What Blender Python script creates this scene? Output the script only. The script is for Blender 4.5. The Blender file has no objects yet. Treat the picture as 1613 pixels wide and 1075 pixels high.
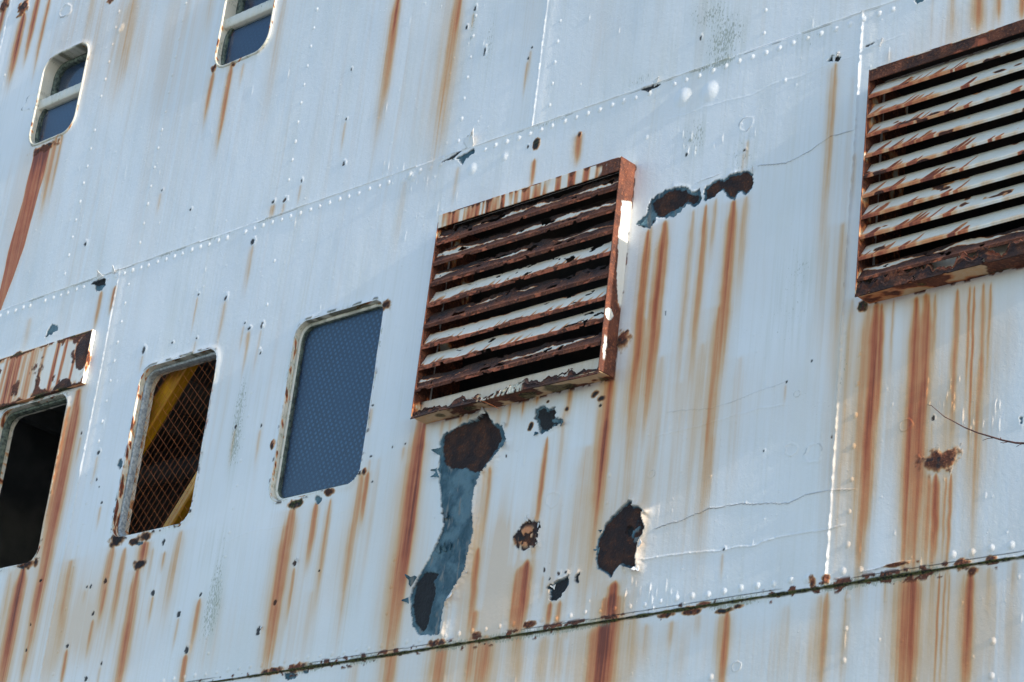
import bpy, math, random
import numpy as np
from mathutils import Matrix, Vector
random.seed(7)
RNG = np.random.default_rng(11)

# ------------------------------------------------------------------ camera
CEN = np.array([806.5, 537.5]); HV = np.array([-3326., 1642.]); VV = np.array([1905., -8360.])
FL = math.sqrt(-np.dot(HV - CEN, VV - CEN))
_n = lambda v: v / np.linalg.norm(v)
UP = _n(np.array([*(VV - CEN), FL])); AX = -_n(np.array([*(HV - CEN), FL])); AX = _n(AX - UP * np.dot(AX, UP))
IN = np.cross(UP, AX)                    # into the ship
DIST = 10.4
ORG = np.array([0, 0, DIST])

def W(px, py, d=0.0):
    """ship-side coordinates (x along the ship, z up) of a photo measurement, d metres proud of the plating"""
    r = np.array([(px - CEN[0]) / FL, (py - CEN[1]) / FL, 1.0])
    t = (np.dot(ORG, IN) - d) / np.dot(r, IN)
    q = r * t - ORG
    return float(np.dot(q, AX)), float(np.dot(q, UP))

def Qv(x, z):
    p0 = ORG[0] + AX[0] * x + UP[0] * z; p1 = ORG[1] + AX[1] * x + UP[1] * z; p2 = ORG[2] + AX[2] * x + UP[2] * z
    return CEN[0] + FL * p0 / p2, CEN[1] + FL * p1 / p2

def scale_at(x, z):
    a = Qv(x, z); b = Qv(x + .01, z); c = Qv(x, z + .01)
    return math.hypot(b[0] - a[0], b[1] - a[1]) * 100, math.hypot(c[0] - a[0], c[1] - a[1]) * 100

sc = bpy.context.scene
col = sc.collection
cam_pos = Vector((float(np.dot(-ORG, AX)), float(np.dot(-ORG, IN)), float(np.dot(-ORG, UP))))
cd = bpy.data.cameras.new("camera"); cam = bpy.data.objects.new("camera", cd); col.objects.link(cam)
cd.sensor_width = 36.0; cd.lens = FL * 36.0 / 1613.0; cd.clip_start = .05; cd.clip_end = 5000
R3 = Matrix(((AX[0], -AX[1], -AX[2]), (IN[0], -IN[1], -IN[2]), (UP[0], -UP[1], -UP[2])))
cam.matrix_world = Matrix.Translation(cam_pos) @ R3.to_4x4()
sc.camera = cam

# ------------------------------------------------------------------ light
SUN = Vector((.93, -.021, .29)).normalized()
world = bpy.data.worlds.new("World"); sc.world = world; world.use_nodes = True
wt = world.node_tree; wt.nodes.clear()
sky = wt.nodes.new("ShaderNodeTexSky"); sky.sky_type = 'NISHITA'; sky.sun_disc = False
sky.sun_elevation = math.asin(SUN.z); sky.sun_rotation = math.atan2(SUN.x, SUN.y)
sky.air_density = 1.0; sky.dust_density = .4; sky.ozone_density = 1.7
bg = wt.nodes.new("ShaderNodeBackground"); bg.inputs[1].default_value = .15
wo = wt.nodes.new("ShaderNodeOutputWorld")
wt.links.new(sky.outputs[0], bg.inputs[0]); wt.links.new(bg.outputs[0], wo.inputs[0])
sd = bpy.data.lights.new("sun", 'SUN'); sd.energy = 2.7; sd.angle = math.radians(.5); sd.color = (1, .93, .82)
sun = bpy.data.objects.new("sun", sd); col.objects.link(sun)
sun.rotation_euler = SUN.to_track_quat('Z', 'Y').to_euler(); sun.location = (6, -4, 8)
sc.view_settings.view_transform = 'Standard'; sc.view_settings.look = 'None'
sc.view_settings.gamma = 1; sc.view_settings.exposure = 1.22

# ------------------------------------------------------------------ noise
def _hash(ix, iz, seed):
    h = (ix.astype(np.int64) * 374761393 + iz.astype(np.int64) * 668265263 + seed * 974711) & 0xffffffff
    h = ((h ^ (h >> 13)) * 1274126177) & 0xffffffff
    h = h ^ (h >> 16)
    return (h & 0xffff).astype(np.float32) / 65535.0

def vn(x, z, seed=0):
    x = np.asarray(x, dtype=np.float64); z = np.asarray(z, dtype=np.float64)
    x, z = np.broadcast_arrays(x, z)
    fx = np.floor(x); fz = np.floor(z); tx = (x - fx).astype(np.float32); tz = (z - fz).astype(np.float32)
    tx = tx * tx * (3 - 2 * tx); tz = tz * tz * (3 - 2 * tz)
    a = _hash(fx, fz, seed); b = _hash(fx + 1, fz, seed); c = _hash(fx, fz + 1, seed); d = _hash(fx + 1, fz + 1, seed)
    return (a * (1 - tx) + b * tx) * (1 - tz) + (c * (1 - tx) + d * tx) * tz

def fbm(x, z, seed=0, o=4):
    s = 0; a = .5; t = 0
    for k in range(o):
        s = s + a * vn(np.asarray(x) * 2 ** k + 17.3 * k, np.asarray(z) * 2 ** k - 9.1 * k, seed + k * 13); t += a; a *= .5
    return s / t

def ss(a, b, x):
    t = np.clip((x - a) / (b - a), 0, 1); return t * t * (3 - 2 * t)

# ------------------------------------------------------------------ materials
def nodes(name):
    m = bpy.data.materials.new(name); m.use_nodes = True
    nt = m.node_tree; nt.nodes.clear()
    out = nt.nodes.new("ShaderNodeOutputMaterial"); p = nt.nodes.new("ShaderNodeBsdfPrincipled")
    nt.links.new(p.outputs[0], out.inputs[0])
    return m, nt, p

class NB:
    def __init__(s, nt): s.nt = nt
    def lk(s, a, b): s.nt.links.new(a, b)
    def put(s, sock, v):
        if hasattr(v, 'node'): s.lk(v, sock)
        elif isinstance(v, (tuple, list)): sock.default_value = (*v[:3], 1.0) if len(sock.default_value) == 4 else v
        else: sock.default_value = v
    def math(s, op, a, b=0.0, c=None, clamp=False):
        n = s.nt.nodes.new("ShaderNodeMath"); n.operation = op; n.use_clamp = clamp
        s.put(n.inputs[0], a); s.put(n.inputs[1], b)
        if c is not None: s.put(n.inputs[2], c)
        return n.outputs[0]
    def mix(s, f, a, b):
        n = s.nt.nodes.new("ShaderNodeMix"); n.data_type = 'RGBA'
        s.put(n.inputs[0], f); s.put(n.inputs[6], a); s.put(n.inputs[7], b)
        return n.outputs[2]
    def noise(s, scale, detail=3, vec=None, rough=.55, stretch=None):
        n = s.nt.nodes.new("ShaderNodeTexNoise"); n.inputs['Scale'].default_value = scale
        n.inputs['Detail'].default_value = detail; n.inputs['Roughness'].default_value = rough
        if vec is None: vec = s.pos()
        if stretch:
            mp = s.nt.nodes.new("ShaderNodeMapping"); mp.inputs['Scale'].default_value = stretch; s.lk(vec, mp.inputs[0]); vec = mp.outputs[0]
        s.lk(vec, n.inputs['Vector']); return n.outputs[0]
    def pos(s):
        if not hasattr(s, '_p'):
            g = s.nt.nodes.new("ShaderNodeNewGeometry"); s._p = g.outputs['Position']
        return s._p
    def ramp(s, f, stops):
        n = s.nt.nodes.new("ShaderNodeValToRGB"); cr = n.color_ramp
        while len(cr.elements) < len(stops): cr.elements.new(.5)
        for e, (p, c) in zip(cr.elements, stops): e.position = p; e.color = (*c, 1)
        s.put(n.inputs[0], f); return n.outputs[0]
    def step(s, x, lo, hi):
        n = s.nt.nodes.new("ShaderNodeMapRange"); n.interpolation_type = 'SMOOTHSTEP'
        s.put(n.inputs[0], x); s.put(n.inputs[1], lo); s.put(n.inputs[2], hi); return n.outputs[0]
    def bump(s, h, strength, dist, normal=None):
        n = s.nt.nodes.new("ShaderNodeBump"); s.put(n.inputs['Strength'], strength); n.inputs['Distance'].default_value = dist
        s.lk(h, n.inputs['Height'])
        if normal is not None: s.lk(normal, n.inputs['Normal'])
        return n.outputs[0]

def paint_material(name, c_a, c_b, bumpy=1.0):
    """weathered ship paint; per-vertex masks say where stains run and where paint is lost, noise nodes break them up"""
    m, nt, p = nodes(name); b = NB(nt)
    at = nt.nodes.new("ShaderNodeAttribute"); at.attribute_name = "stain"
    sx = nt.nodes.new("ShaderNodeSeparateColor"); b.lk(at.outputs['Color'], sx.inputs[0])
    tan, rust, grime, moss = sx.outputs[0], sx.outputs[1], sx.outputs[2], at.outputs['Alpha']
    al = nt.nodes.new("ShaderNodeAttribute"); al.attribute_name = "loss"
    sl = nt.nodes.new("ShaderNodeSeparateColor"); b.lk(al.outputs['Color'], sl.inputs[0])
    teal, bare, dark, plate = sl.outputs[0], sl.outputs[1], sl.outputs[2], al.outputs['Alpha']
    n_low = b.noise(1.3, 4); n_mid = b.noise(14, 4); n_fine = b.noise(90, 3); n_grain = b.noise(320, 2)
    n_run = b.noise(1, 3, stretch=(70, 70, 2.2)); n_run2 = b.noise(1, 4, stretch=(260, 260, 6))
    base = b.mix(b.step(n_low, .35, .65), c_a, c_b)
    base = b.mix(b.math('MULTIPLY', b.step(n_run, .45, .75), .22), base, (.58, .56, .48))
    base = b.mix(b.math('MULTIPLY', b.step(b.noise(.55, 5), .42, .68), .30), base, (.55, .58, .55))
    base = b.mix(b.math('MULTIPLY', b.step(b.noise(1, 5, stretch=(9, 9, 1.1)), .45, .75), .22), base, (.60, .56, .46))
    # tan wash
    tf = b.math('MULTIPLY', tan, b.math('ADD', .55, b.math('MULTIPLY', n_run, .8)), clamp=True)
    tf = b.math('MINIMUM', tf, .92)
    c = b.mix(b.math('MULTIPLY', tf, .86), base, (.65, .475, .32))
    # rust runs
    rf = b.math('MULTIPLY', rust, b.math('ADD', .50, b.math('ADD', b.math('MULTIPLY', n_run, .62), b.math('MULTIPLY', n_run2, .34))))
    rf = b.math('ADD', rf, b.math('MULTIPLY', b.math('SUBTRACT', n_mid, .5), b.math('MULTIPLY', rust, .25)), clamp=True)
    rcol = b.ramp(rf, [(0, (.68, .52, .35)), (.28, (.62, .385, .19)), (.52, (.57, .225, .085)), (.78, (.41, .10, .036)), (1, (.18, .038, .017))])
    c = b.mix(b.step(rf, .02, .42), c, rcol)
    # black/green specks of grime
    n_spk = b.noise(1, 4, stretch=(130, 130, 55))
    sp = b.math('MULTIPLY', b.step(b.math('ADD', n_spk, b.math('MULTIPLY', b.math('SUBTRACT', grime, .5), .42)), .54, .62), b.step(grime, .02, .25))
    c = b.mix(b.math('MULTIPLY', sp, .55), c, (.19, .20, .12))
    c = b.mix(b.math('MULTIPLY', b.math('MULTIPLY', grime, b.step(n_run, .3, .65)), .42), c, (.34, .36, .25))
    # teal primer
    tcol = b.mix(b.step(b.noise(9, 4), .42, .60), (.014, .062, .090), (.078, .155, .190))
    tcol = b.mix(b.step(b.noise(1, 3, stretch=(28, 28, 7)), .56, .66), tcol, (.15, .16, .155))
    tcol = b.mix(b.math('MULTIPLY', b.step(n_fine, .60, .70), .5), tcol, (.014, .035, .05))
    c = b.mix(teal, c, tcol)
    # bare dark brown steel
    bcol = b.mix(b.step(n_mid, .40, .62), (.020, .012, .013), (.052, .022, .014))
    bcol = b.mix(b.math('MULTIPLY', b.step(b.math('ADD', n_fine, b.math('MULTIPLY', n_mid, .5)), .84, .98), .6), bcol, (.15, .045, .018))
    # reddish scaled rust
    pcol = b.mix(b.step(n_mid, .35, .68), (.072, .024, .015), (.165, .052, .027))
    pcol = b.mix(b.math('MULTIPLY', b.step(n_fine, .52, .70), .6), pcol, (.34, .115, .048))
    pcol = b.mix(b.math('MULTIPLY', b.step(n_grain, .58, .70), .6), pcol, (.028, .012, .010))
    c = b.mix(plate, c, pcol)
    c = b.mix(bare, c, bcol)
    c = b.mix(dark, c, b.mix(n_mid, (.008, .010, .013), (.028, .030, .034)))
    mcol = b.mix(b.step(n_fine, .4, .6), (.012, .013, .006), (.075, .080, .022))
    c = b.mix(moss, c, mcol)
    b.lk(c, p.inputs['Base Color'])
    bad = b.math('MAXIMUM', b.math('MAXIMUM', bare, plate), b.math('MAXIMUM', dark, moss), clamp=True)
    rough = b.math('ADD', .36, b.math('MULTIPLY', n_mid, .14))
    rough = b.math('ADD', rough, b.math('MULTIPLY', b.math('MAXIMUM', b.math('MINIMUM', rf, .8), b.math('MULTIPLY', teal, .5)), .30))
    rough = b.math('ADD', rough, b.math('MULTIPLY', bad, .42), clamp=True)
    b.lk(rough, p.inputs['Roughness'])
    p.inputs['Specular IOR Level'].default_value = .5
    nb = b.bump(b.noise(12, 4), .12 * bumpy, .006)
    nb = b.bump(b.noise(48, 4), .32 * bumpy, .0035, nb)
    nb = b.bump(b.noise(210, 2), .45 * bumpy, .0012, nb)
    vor = nt.nodes.new("ShaderNodeTexVoronoi"); vor.inputs['Scale'].default_value = 42; b.lk(b.pos(), vor.inputs['Vector'])
    pip = b.math('MULTIPLY', b.step(vor.outputs['Distance'], .20, .04), b.step(b.noise(7, 2), .50, .66))
    nb = b.bump(pip, .5 * bumpy, .0022, nb)
    nb = b.bump(b.math('MULTIPLY', n_fine, bad), .9, .006, nb)
    b.lk(nb, p.inputs['Normal'])
    return m

M_PAINT = paint_material("weathered_white_paint", (.765, .765, .77), (.71, .72, .735))
M_VENT = paint_material("vent_paint", (.82, .81, .76), (.76, .75, .69), .6)
M_FRAME = paint_material("frame_paint", (.72, .71, .64), (.58, .57, .50), .8)

def simple(name, c1, c2, scale=20, rough=.7, bump=.3, bd=.003, metal=0):
    m, nt, p = nodes(name); b = NB(nt)
    n1 = b.noise(scale, 4)
    b.lk(b.mix(b.step(n1, .35, .65), c1, c2), p.inputs['Base Color'])
    p.inputs['Roughness'].default_value = rough; p.inputs['Metallic'].default_value = metal
    if bump: b.lk(b.bump(b.noise(scale * 4, 3), bump, bd), p.inputs['Normal'])
    return m
M_INNER = simple("dark_cabin_lining", (.14, .135, .13), (.24, .23, .21), 3, .8)
M_DARK = simple("shade_black_duct_steel", (.010, .009, .008), (.03, .018, .013), 9, .9)  # near-black colour stands in for the shade inside the duct
M_YEL = simple("yellow_gloss_paint", (.62, .29, .005), (.40, .18, .006), 6, .4, .15)
M_WIRE = simple("rusty_wire", (.30, .075, .014), (.46, .13, .03), 60, .8, .4)
M_ALU = simple("oxidised_aluminium", (.42, .45, .46), (.22, .25, .27), 60, .55, .5, .002, .2)
M_TWIG = simple("twig_bark", (.06, .022, .016), (.17, .06, .035), 80, .7, .3)
M_SEAL = simple("rubber_seal", (.03, .04, .035), (.14, .17, .13), 45, .7, .4)
M_QUAY = simple("quay_concrete", (.22, .21, .19), (.32, .31, .28), 1.2, .9)
M_WATER = simple("dock_water", (.015, .03, .03), (.02, .04, .04), .5, .12, .5, .05)

def glass_mat(name, rough=.03):
    m = bpy.data.materials.new(name); m.use_nodes = True; nt = m.node_tree; nt.nodes.clear(); b = NB(nt)
    out = nt.nodes.new("ShaderNodeOutputMaterial"); mx = nt.nodes.new("ShaderNodeMixShader")
    lw = nt.nodes.new("ShaderNodeLayerWeight"); lw.inputs[0].default_value = .5
    tr = nt.nodes.new("ShaderNodeBsdfTransparent"); tr.inputs[0].default_value = (.86, .90, .92, 1)
    gl = nt.nodes.new("ShaderNodeBsdfGlossy"); gl.inputs['Roughness'].default_value = rough
    nb = b.bump(b.noise(6, 2), .05, .01); b.lk(nb, gl.inputs['Normal'])
    b.lk(b.math('ADD', .022, b.math('MULTIPLY', b.math('POWER', lw.outputs['Facing'], 4.5), .5)), mx.inputs[0]); b.lk(tr.outputs[0], mx.inputs[1]); b.lk(gl.outputs[0], mx.inputs[2]); b.lk(mx.outputs[0], out.inputs[0])
    return m
M_GLASS = glass_mat("window_glass")
def film_mat(name, base, dot, amt):
    m, nt, p = nodes(name); b = NB(nt)
    mp = nt.nodes.new("ShaderNodeMapping"); mp.inputs['Scale'].default_value = (38, 0, 38); mp.inputs['Rotation'].default_value = (0, .5, 0); b.lk(b.pos(), mp.inputs[0])
    v = nt.nodes.new("ShaderNodeTexVoronoi"); v.inputs['Randomness'].default_value = .18; v.inputs['Scale'].default_value = 1; b.lk(mp.outputs[0], v.inputs['Vector'])
    d = b.math('MULTIPLY', b.step(v.outputs['Distance'], .42, .12), b.step(b.noise(3, 3), .15, .6))
    c = b.mix(b.math('MULTIPLY', d, amt), b.mix(b.step(b.noise(3, 3), .35, .7), base, tuple(x * .7 for x in base)), dot)  # broad tone patches paint in the pane's reflection gradient
    b.lk(c, p.inputs['Base Color']); p.inputs['Roughness'].default_value = .4
    return m
M_FILM = film_mat("bubble_film", (.004, .028, .072), (.040, .120, .225), .9)  # dotted film, with the pane's reflected sky blue painted into it
M_FILM2 = film_mat("sky_blue_sheet", (.006, .034, .090), (.020, .068, .15), .4)  # colour of reflected sky, painted on sheets added behind the small panes

# ------------------------------------------------------------------ object helpers
WL = {}
def link(o, parent, origin):
    col.objects.link(o); WL[o.name] = Vector(origin)
    if parent is not None:
        o.parent = parent; o.location = Vector(origin) - WL[parent.name]
    else: o.location = origin
def empty(name, origin, parent=None):
    o = bpy.data.objects.new(name, None); o.empty_display_size = .1; link(o, parent, origin); return o
def mesh_obj(name, V, F, mat, parent=None, origin=None, smooth=True, stain=None, loss=None):
    V = np.asarray(V, dtype=np.float64)
    if origin is None: origin = (V.min(0) + V.max(0)) / 2; origin = np.array([origin[0], origin[1], V[:, 2].min()])
    me = bpy.data.meshes.new(name)
    Vr = (V - np.array(origin)).astype(np.float32)
    if isinstance(F, np.ndarray):
        n = len(F); k = F.shape[1]
        me.vertices.add(len(Vr)); me.vertices.foreach_set('co', Vr.ravel())
        me.loops.add(n * k); me.loops.foreach_set('vertex_index', F.astype(np.int32).ravel())
        me.polygons.add(n); me.polygons.foreach_set('loop_start', np.arange(0, n * k, k, dtype=np.int32))
        me.polygons.foreach_set('loop_total', np.full(n, k, dtype=np.int32))
        me.update(calc_edges=True)
    else:
        me.from_pydata([tuple(map(float, v)) for v in Vr], [], F); me.update()
    me.polygons.foreach_set('use_smooth', np.full(len(me.polygons), smooth))
    for nm, a in (('stain', stain), ('loss', loss)):
        if a is not None:
            at = me.attributes.new(nm, 'FLOAT_COLOR', 'POINT'); at.data.foreach_set('color', np.asarray(a, dtype=np.float32).ravel())
    me.materials.append(mat)
    o = bpy.data.objects.new(name, me); link(o, parent, tuple(float(v) for v in origin))
    return o
def tag(o, label=None, cat=None, group=None, kind=None):
    for k, v in (('label', label), ('category', cat), ('group', group), ('kind', kind)):
        if v: o[k] = v
    return o

def box(x0, x1, y0, y1, z0, z1):
    V = [(x, y, z) for x in (x0, x1) for y in (y0, y1) for z in (z0, z1)]
    F = [(0, 1, 3, 2), (4, 6, 7, 5), (0, 4, 5, 1), (2, 3, 7, 6), (0, 2, 6, 4), (1, 5, 7, 3)]
    return V, F
def join(parts):
    V = []; F = []
    for v, f in parts:
        k = len(V); V += list(v); F += [tuple(i + k for i in q) for q in f]
    return V, F
def tube(pts, radii, n=6):
    V = []; F = []
    pts = [Vector(p) for p in pts]
    for i, p in enumerate(pts):
        t = (pts[min(i + 1, len(pts) - 1)] - pts[max(i - 1, 0)]).normalized()
        a = t.cross(Vector((0.1, .9, .3))).normalized(); b = t.cross(a)
        for k in range(n):
            an = 2 * math.pi * k / n; V.append(p + (a * math.cos(an) + b * math.sin(an)) * radii[i])
    for i in range(len(pts) - 1):
        for k in range(n): F.append((i * n + k, i * n + (k + 1) % n, (i + 1) * n + (k + 1) % n, (i + 1) * n + k))
    F.append(tuple(range(n))[::-1]); F.append(tuple(range((len(pts) - 1) * n, len(pts) * n)))
    return V, F

# ------------------------------------------------------------------ layout measured on the ship's side (metres)
Z_UP, Z_LO = 1.062, -1.352
OPEN = {  # windows: x0,x1,z0,z1,corner radius
    'W1': (-3.915, -3.285, -.545, .400, .085),
    'W2': (-2.675, -2.055, -.520, .405, .085),
    'W3': (-1.480, -.855, -.515, .402, .085),
    'U1': (-4.235, -3.800, 2.125, 2.715, .10),
    'U2': (-2.665, -2.235, 2.125, 2.715, .10),
}
x_, z_ = W(338, 108); OPEN['U2'] = (x_ - .0, x_ + .435, OPEN['U1'][2], OPEN['U1'][3], .10)
VENT = {'C': (-.472, .625, -.300, .684), 'R': (1.902, 3.02, -.250, .712)}
VD = .10

# ------------------------------------------------------------------ the plating as a fine relief
def make_axis():
    xs = [-5.45]
    while xs[-1] < 2.80:
        t = (xs[-1] + 5.4) / 8.2
        xs.append(xs[-1] + .0061 * (1 - t) + .0031 * t)
    return np.array(xs)
XS = make_axis(); ZS = np.arange(-1.92, 3.62, .0034)
NX, NZ = len(XS), len(ZS)
GX, GZ = np.meshgrid(XS, ZS)            # [z, x]
HG = np.zeros((NZ, NX), np.float32)     # height proud of the plating plane
S_TAN = np.zeros_like(HG); S_RUST = np.zeros_like(HG); S_GRIME = np.zeros_like(HG); S_MOSS = np.zeros_like(HG)
L_TEAL = np.zeros_like(HG); L_BARE = np.zeros_like(HG); L_DARK = np.zeros_like(HG); L_PLATE = np.zeros_like(HG)

def win(x0, x1, z0, z1):
    i0, i1 = np.searchsorted(XS, [x0, x1]); j0, j1 = np.searchsorted(ZS, [z0, z1])
    return slice(max(j0, 0), max(j1, 0)), slice(max(i0, 0), max(i1, 0))
def mx(A, w, v): A[w] = np.maximum(A[w], v)

# overall buckling, laps, welds
HG += (.0040 * (fbm(GX * 1.5, GZ * 1.2, 3, 3) - .5) + .0016 * (vn(GX * 5, GZ * 4, 9) - .5)).astype(np.float32)
HG += (.0007 * (vn(GX * 16, GZ * 9, 19) - .5)).astype(np.float32)
mid = (GZ < Z_UP + .003 * (vn(GX * 3, 0 * GZ, 5) - .5)) & (GZ > Z_LO)
HG += np.where(mid, .007, 0).astype(np.float32)
for (x0, za, zb, amp) in ((-3.050, Z_LO, Z_UP, .0045), (1.782, Z_LO, Z_UP, .006), (-.043, Z_UP, 3.6, .0040), (-4.80, Z_UP + 1.0, 3.6, .0045)):
    w = win(x0 - .08, x0 + .08, za, zb)
    dx = GX[w] - x0 - .004 * (vn(0 * GX[w], GZ[w] * 2, 31) - .5)
    bead = amp * (.55 + .9 * vn(dx * 20, GZ[w] * 60, 8)) * np.exp(-(dx / .0055) ** 2)
    HG[w] += (bead + .0022 * ss(-.003, .003, dx) * ss(.08, .02, dx)).astype(np.float32)

# lower seam: mossy open lap
w = win(-6, 3, Z_LO - .05, Z_LO + .06)
zz = GZ[w] - Z_LO; n = fbm(GX[w] * 22, GZ[w] * 40, 40, 3)
wd = .0042 + .0055 * vn(GX[w] * 3, 0 * zz, 41)
m = ss(1.0, .45, np.abs(zz - .001) / wd + (n - .5) * 1.1)
mx(S_MOSS, w, m); HG[w] += (m * .003 * n).astype(np.float32)
mx(S_GRIME, w, .9 * ss(.035, .006, np.abs(zz)) * ss(.40, .62, vn(GX[w] * 6, GZ[w] * 12, 43)))
mx(L_PLATE, w, ss(.70, .76, fbm(GX[w] * 30, GZ[w] * 45, 47, 3) + .14 * ss(.03, .004, np.abs(zz - .012)) + .22 * (vn(GX[w] * 2.1, 0 * zz, 48) - .62)) * ss(.034, .02, np.abs(zz)))
# hairline where the paint parts just above it
l = np.abs(zz - .020 - .006 * (fbm(GX[w] * 9, 0 * zz, 50, 3) - .5))
mx(L_DARK, w, .75 * ss(.0022, .0012, l) * ss(.5, .6, vn(GX[w] * 2.3, 0 * zz, 52)))
# upper seam: grime in the crack
w = win(-6, 3, Z_UP - .05, Z_UP + .04)
zz = GZ[w] - Z_UP
cr = ss(.48, .60, vn(GX[w] * 2.6, 0 * zz, 61) * .6 + vn(GX[w] * 11, 0 * zz, 62) * .4)
mx(S_MOSS, w, cr * ss(.0028, .0012, np.abs(zz + .0060)) * .5 * ss(.45,.6,vn(GX[w]*20,0*zz,66)))
HG[w] += (.0034 * np.exp(-((zz - .001) / .0042) ** 2) * (.6 + .8 * vn(GX[w] * 30, 0 * zz, 68))).astype(np.float32)
mx(L_DARK, w, .35 * ss(.50, .70, vn(GX[w] * 8, 0 * zz, 63)) * ss(.003, .0012, np.abs(zz - .0042)))
mx(S_GRIME, w, cr * .45 * ss(.035, .0, np.abs(zz + .010)) * ss(.4, .7, vn(GX[w] * 7, GZ[w] * 7, 69)))

# ---- stains
def region(px, py, rx, ry, arr, s, soft=.5):
    x, z = W(px, py); kx, kz = scale_at(x, z); rx /= kx; ry /= kz
    w = win(x - rx * 1.3, x + rx * 1.3, z - ry * 1.3, z + ry * 1.3)
    d = np.hypot((GX[w] - x) / rx, (GZ[w] - z) / ry) + .5 * (fbm(GX[w] * 5, GZ[w] * 3, 70, 3) - .5)
    arr[w] = np.minimum(1.3, arr[w] + s * ss(1.0, 1 - soft, d))
# broad tan washes (centre px, radii px, strength)
for r in ((1460, 640, 140, 260, .42), (1330, 720, 60, 260, .20), (1500, 1000, 170, 170, .40), (1080, 650, 75, 260, .42), (1040, 830, 60, 160, .30),
          (860, 900, 230, 190, .42), (760, 900, 130, 220, .38), (640, 900, 70, 190, .35), (60, 1000, 130, 190, .55), (200, 980, 110, 130, .34),
          (470, 960, 80, 150, .26), (330, 1010, 70, 90, .22), (880, 1050, 380, 70, .40), (1240, 1040, 220, 90, .28), (150, 60, 120, 150, .40),
          (40, 330, 70, 200, .28), (680, 120, 80, 230, .22), (250, 90, 90, 170, .18), (1320, 400, 60, 260, .20), (1230, 640, 120, 120, .10),
          (1500, 60, 130, 70, .30), (960, 620, 60, 140, .36), (790, 640, 150, 30, .32), (110, 760, 22, 200, .5), (350, 640, 60, 180, .10),
          (1560, 560, 80, 120, .22), (560, 860, 60, 130, .22), (1120, 440, 110, 160, .22), (420, 560, 80, 140, .08), (960, 60, 60, 90, .05)):
    region(r[0], r[1], r[2], r[3], S_TAN, r[4] * (1.9 if r[0] > 1280 and r[1] > 500 else 1.1), .9)
# vertical structure of the wash
colm = vn(GX * 34, GZ * .7, 80) * .55 + vn(GX * 90, GZ * 1.3, 81) * .3 + vn(GX * 9, GZ * .3, 82) * .45
S_TAN *= (.55 + 1.35 * ss(.35, .95, colm)).astype(np.float32)
S_TAN += (.20 * ss(.55, 1.0, colm) * ss(.35, .7, vn(GX * 1.2, GZ * .5, 85))).astype(np.float32)

def streak(px, py, yb, wpx, s, lean=0.0, sharp=1.75, halo=.8, taper=.7, seed=None):
    """a rust run: starts at a photo point on the plating, falls straight down the steel"""
    x0, z0 = W(px, py); kx, kz = scale_at(x0, z0)
    L = max((yb - py) / kz, .02); wd = wpx / kx / 2 * 1.05
    seed = seed or int(px * 7 + py)
    w = win(x0 - wd * 5 - abs(lean) * L, x0 + wd * 5 + abs(lean) * L, z0 - L * 1.45, z0 + .012)
    if w[0].stop <= w[0].start or w[1].stop <= w[1].start: return
    t = (z0 - GZ[w]) / L; tt = np.clip(t, 0, 1.5)
    cx = x0 + lean * (z0 - GZ[w]) + wd * .5 * (vn(0 * t, GZ[w] * 5, seed) - .5) + .003 * (vn(0 * t, GZ[w] * 22, seed + 1) - .5)
    u = (GX[w] - cx) / (wd * (.45 + .55 * ss(0, .15, tt) + .25 * tt))
    fil = .62 + .36 * vn(GX[w] * 110, GZ[w] * 1.6, seed + 3) + .16 * vn(GX[w] * 300, GZ[w] * 3.0, seed + 5)
    fade = ss(-.01 / L, .02 / L, t) * (1 - ss(taper * .55, 1.35, tt)) 
    core = (.68 * np.exp(-np.abs(u) ** sharp) + .36 * np.exp(-np.abs(u * .48 + .12) ** 2)) * fil * fade
    S_RUST[w] = np.maximum(S_RUST[w], s * core) + .25 * np.minimum(S_RUST[w], s * core)
    off = .35 * wd
    S_TAN[w] = np.minimum(1.15, S_TAN[w] + halo * min(s, 1) * np.exp(-np.abs((GX[w] - cx + off) / (wd * 2.3)) ** 2) * fade)

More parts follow.
